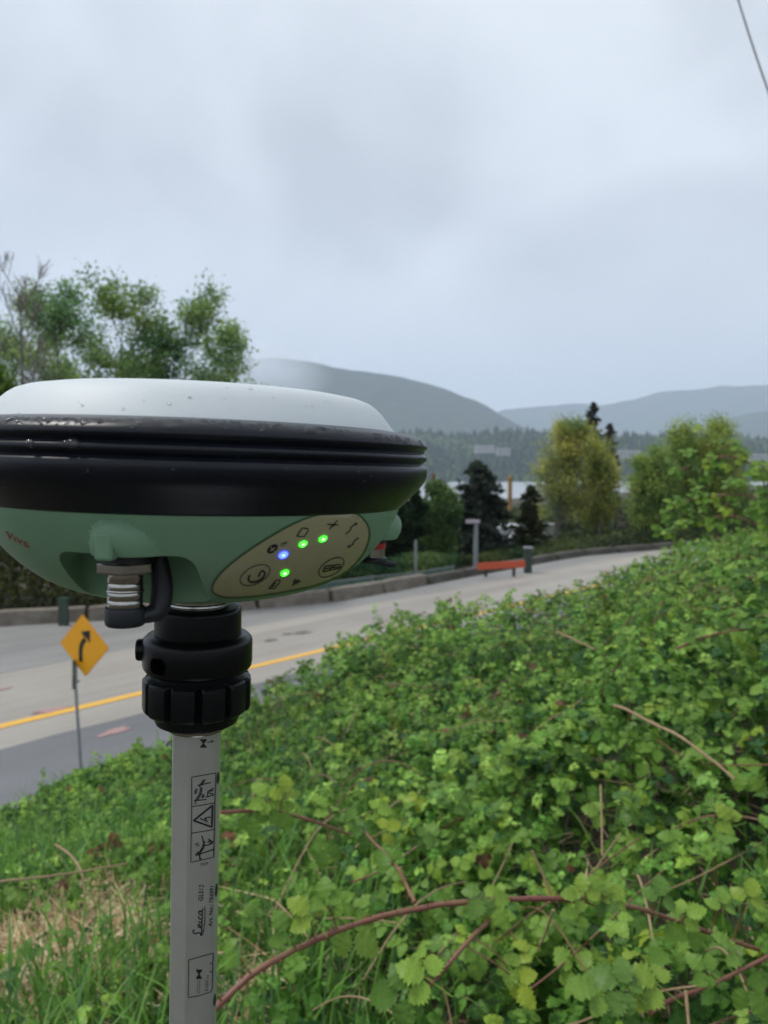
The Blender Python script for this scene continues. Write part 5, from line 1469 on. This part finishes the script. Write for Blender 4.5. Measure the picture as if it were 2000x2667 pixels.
# leafy canes reaching up at the right edge
rdm = random.Random(5)
for lb, pts, ns in (('upper leafy bramble cane reaching left from the right edge in front of the round bush', [(2080, 1290, 3.6), (1990, 1225, 3.7), (1900, 1190, 3.8), (1830, 1200, 3.9), (1770, 1225, 4.0)], 34),
                    ('middle leafy bramble cane at the right edge, drooping towards the road', [(2090, 1340, 3.4), (1980, 1295, 3.6), (1880, 1290, 3.7), (1800, 1300, 3.8), (1740, 1330, 3.9)], 34),
                    ('lowest drooping leafy cane ending just above the road at right', [(2060, 1420, 3.6), (1930, 1350, 3.8), (1840, 1350, 3.9), (1775, 1375, 4.0), (1725, 1400, 4.1)], 26),
                    ('leafy bramble shoot standing at the right edge above the bank', [(2010, 1420, 3.3), (2000, 1340, 3.3), (1990, 1270, 3.3), (1985, 1225, 3.3)], 18)):
    lv = []
    for i in range(ns):
        f = i / (ns - 1) * (len(pts) - 1); k_ = min(int(f), len(pts) - 2); q = [pts[k_][j] + (pts[k_ + 1][j] - pts[k_][j]) * (f - k_) for j in range(3)]
        lv.append((q[0] + rdm.gauss(0, 14), q[1] + rdm.gauss(0, 26), rdm.uniform(.034, .050), rdm.random() < .15))
    cane('bramble_cane', lb, pts, .0045, M['canered'], lv)

# ================================================================== air
hz_ = MB(); hz_.box((0, 4600, 560), (15000, 11800, 1194))
mh = bpy.data.materials.new('haze_air'); mh.use_nodes = True
t = mh.node_tree; t.nodes.remove(t.nodes['Principled BSDF'])
pv = t.nodes.new('ShaderNodeVolumePrincipled'); pv.inputs['Color'].default_value = (.75, .855, 1.0, 1); pv.inputs['Density'].default_value = 1.4e-4; pv.inputs['Anisotropy'].default_value = 0.2
t.links.new(pv.outputs[0], t.nodes['Material Output'].inputs['Volume'])
hzo = hz_.obj('haze', mh, kind='stuff'); hzo['label'] = 'pale grey-blue haze filling the air over the inlet'; hzo['category'] = 'haze'
mc = bpy.data.materials.new('low_cloud_vapour'); mc.use_nodes = True
t = mc.node_tree; t.nodes.remove(t.nodes['Principled BSDF'])
pv = t.nodes.new('ShaderNodeVolumePrincipled'); pv.inputs['Color'].default_value = (.95, .97, 1.0, 1)
tcn = t.nodes.new('ShaderNodeTexCoord'); gr = t.nodes.new('ShaderNodeTexGradient'); gr.gradient_type = 'SPHERICAL'; t.links.new(tcn.outputs['Object'], gr.inputs[0])
nz = t.nodes.new('ShaderNodeTexNoise'); nz.inputs['Scale'].default_value = 3.2; nz.inputs['Detail'].default_value = 4; nz.inputs['Roughness'].default_value = .65; t.links.new(tcn.outputs['Object'], nz.inputs['Vector'])
m1 = t.nodes.new('ShaderNodeMath'); m1.operation = 'POWER'; m1.inputs[1].default_value = 1.3; t.links.new(gr.outputs[1], m1.inputs[0])
m2 = t.nodes.new('ShaderNodeMath'); m2.operation = 'MULTIPLY'; t.links.new(m1.outputs[0], m2.inputs[0]); t.links.new(nz.outputs[0], m2.inputs[1])
m3 = t.nodes.new('ShaderNodeMath'); m3.operation = 'MULTIPLY'; m3.inputs[1].default_value = .022; t.links.new(m2.outputs[0], m3.inputs[0]); t.links.new(m3.outputs[0], pv.inputs['Density'])
t.links.new(pv.outputs[0], t.nodes['Material Output'].inputs['Volume'])
b = MB(); b.lathe([(max(sin(pi * k_ / 12), .001), -cos(pi * k_ / 12)) for k_ in range(13)], n=24, closed=True)
o = b.obj('low_cloud', mc, kind='stuff'); o.location = P(650, 985, 3650); o.scale = (430, 260, 230)
o['label'] = 'low pale mist clinging to the left side of the mountain'; o['category'] = 'mist'
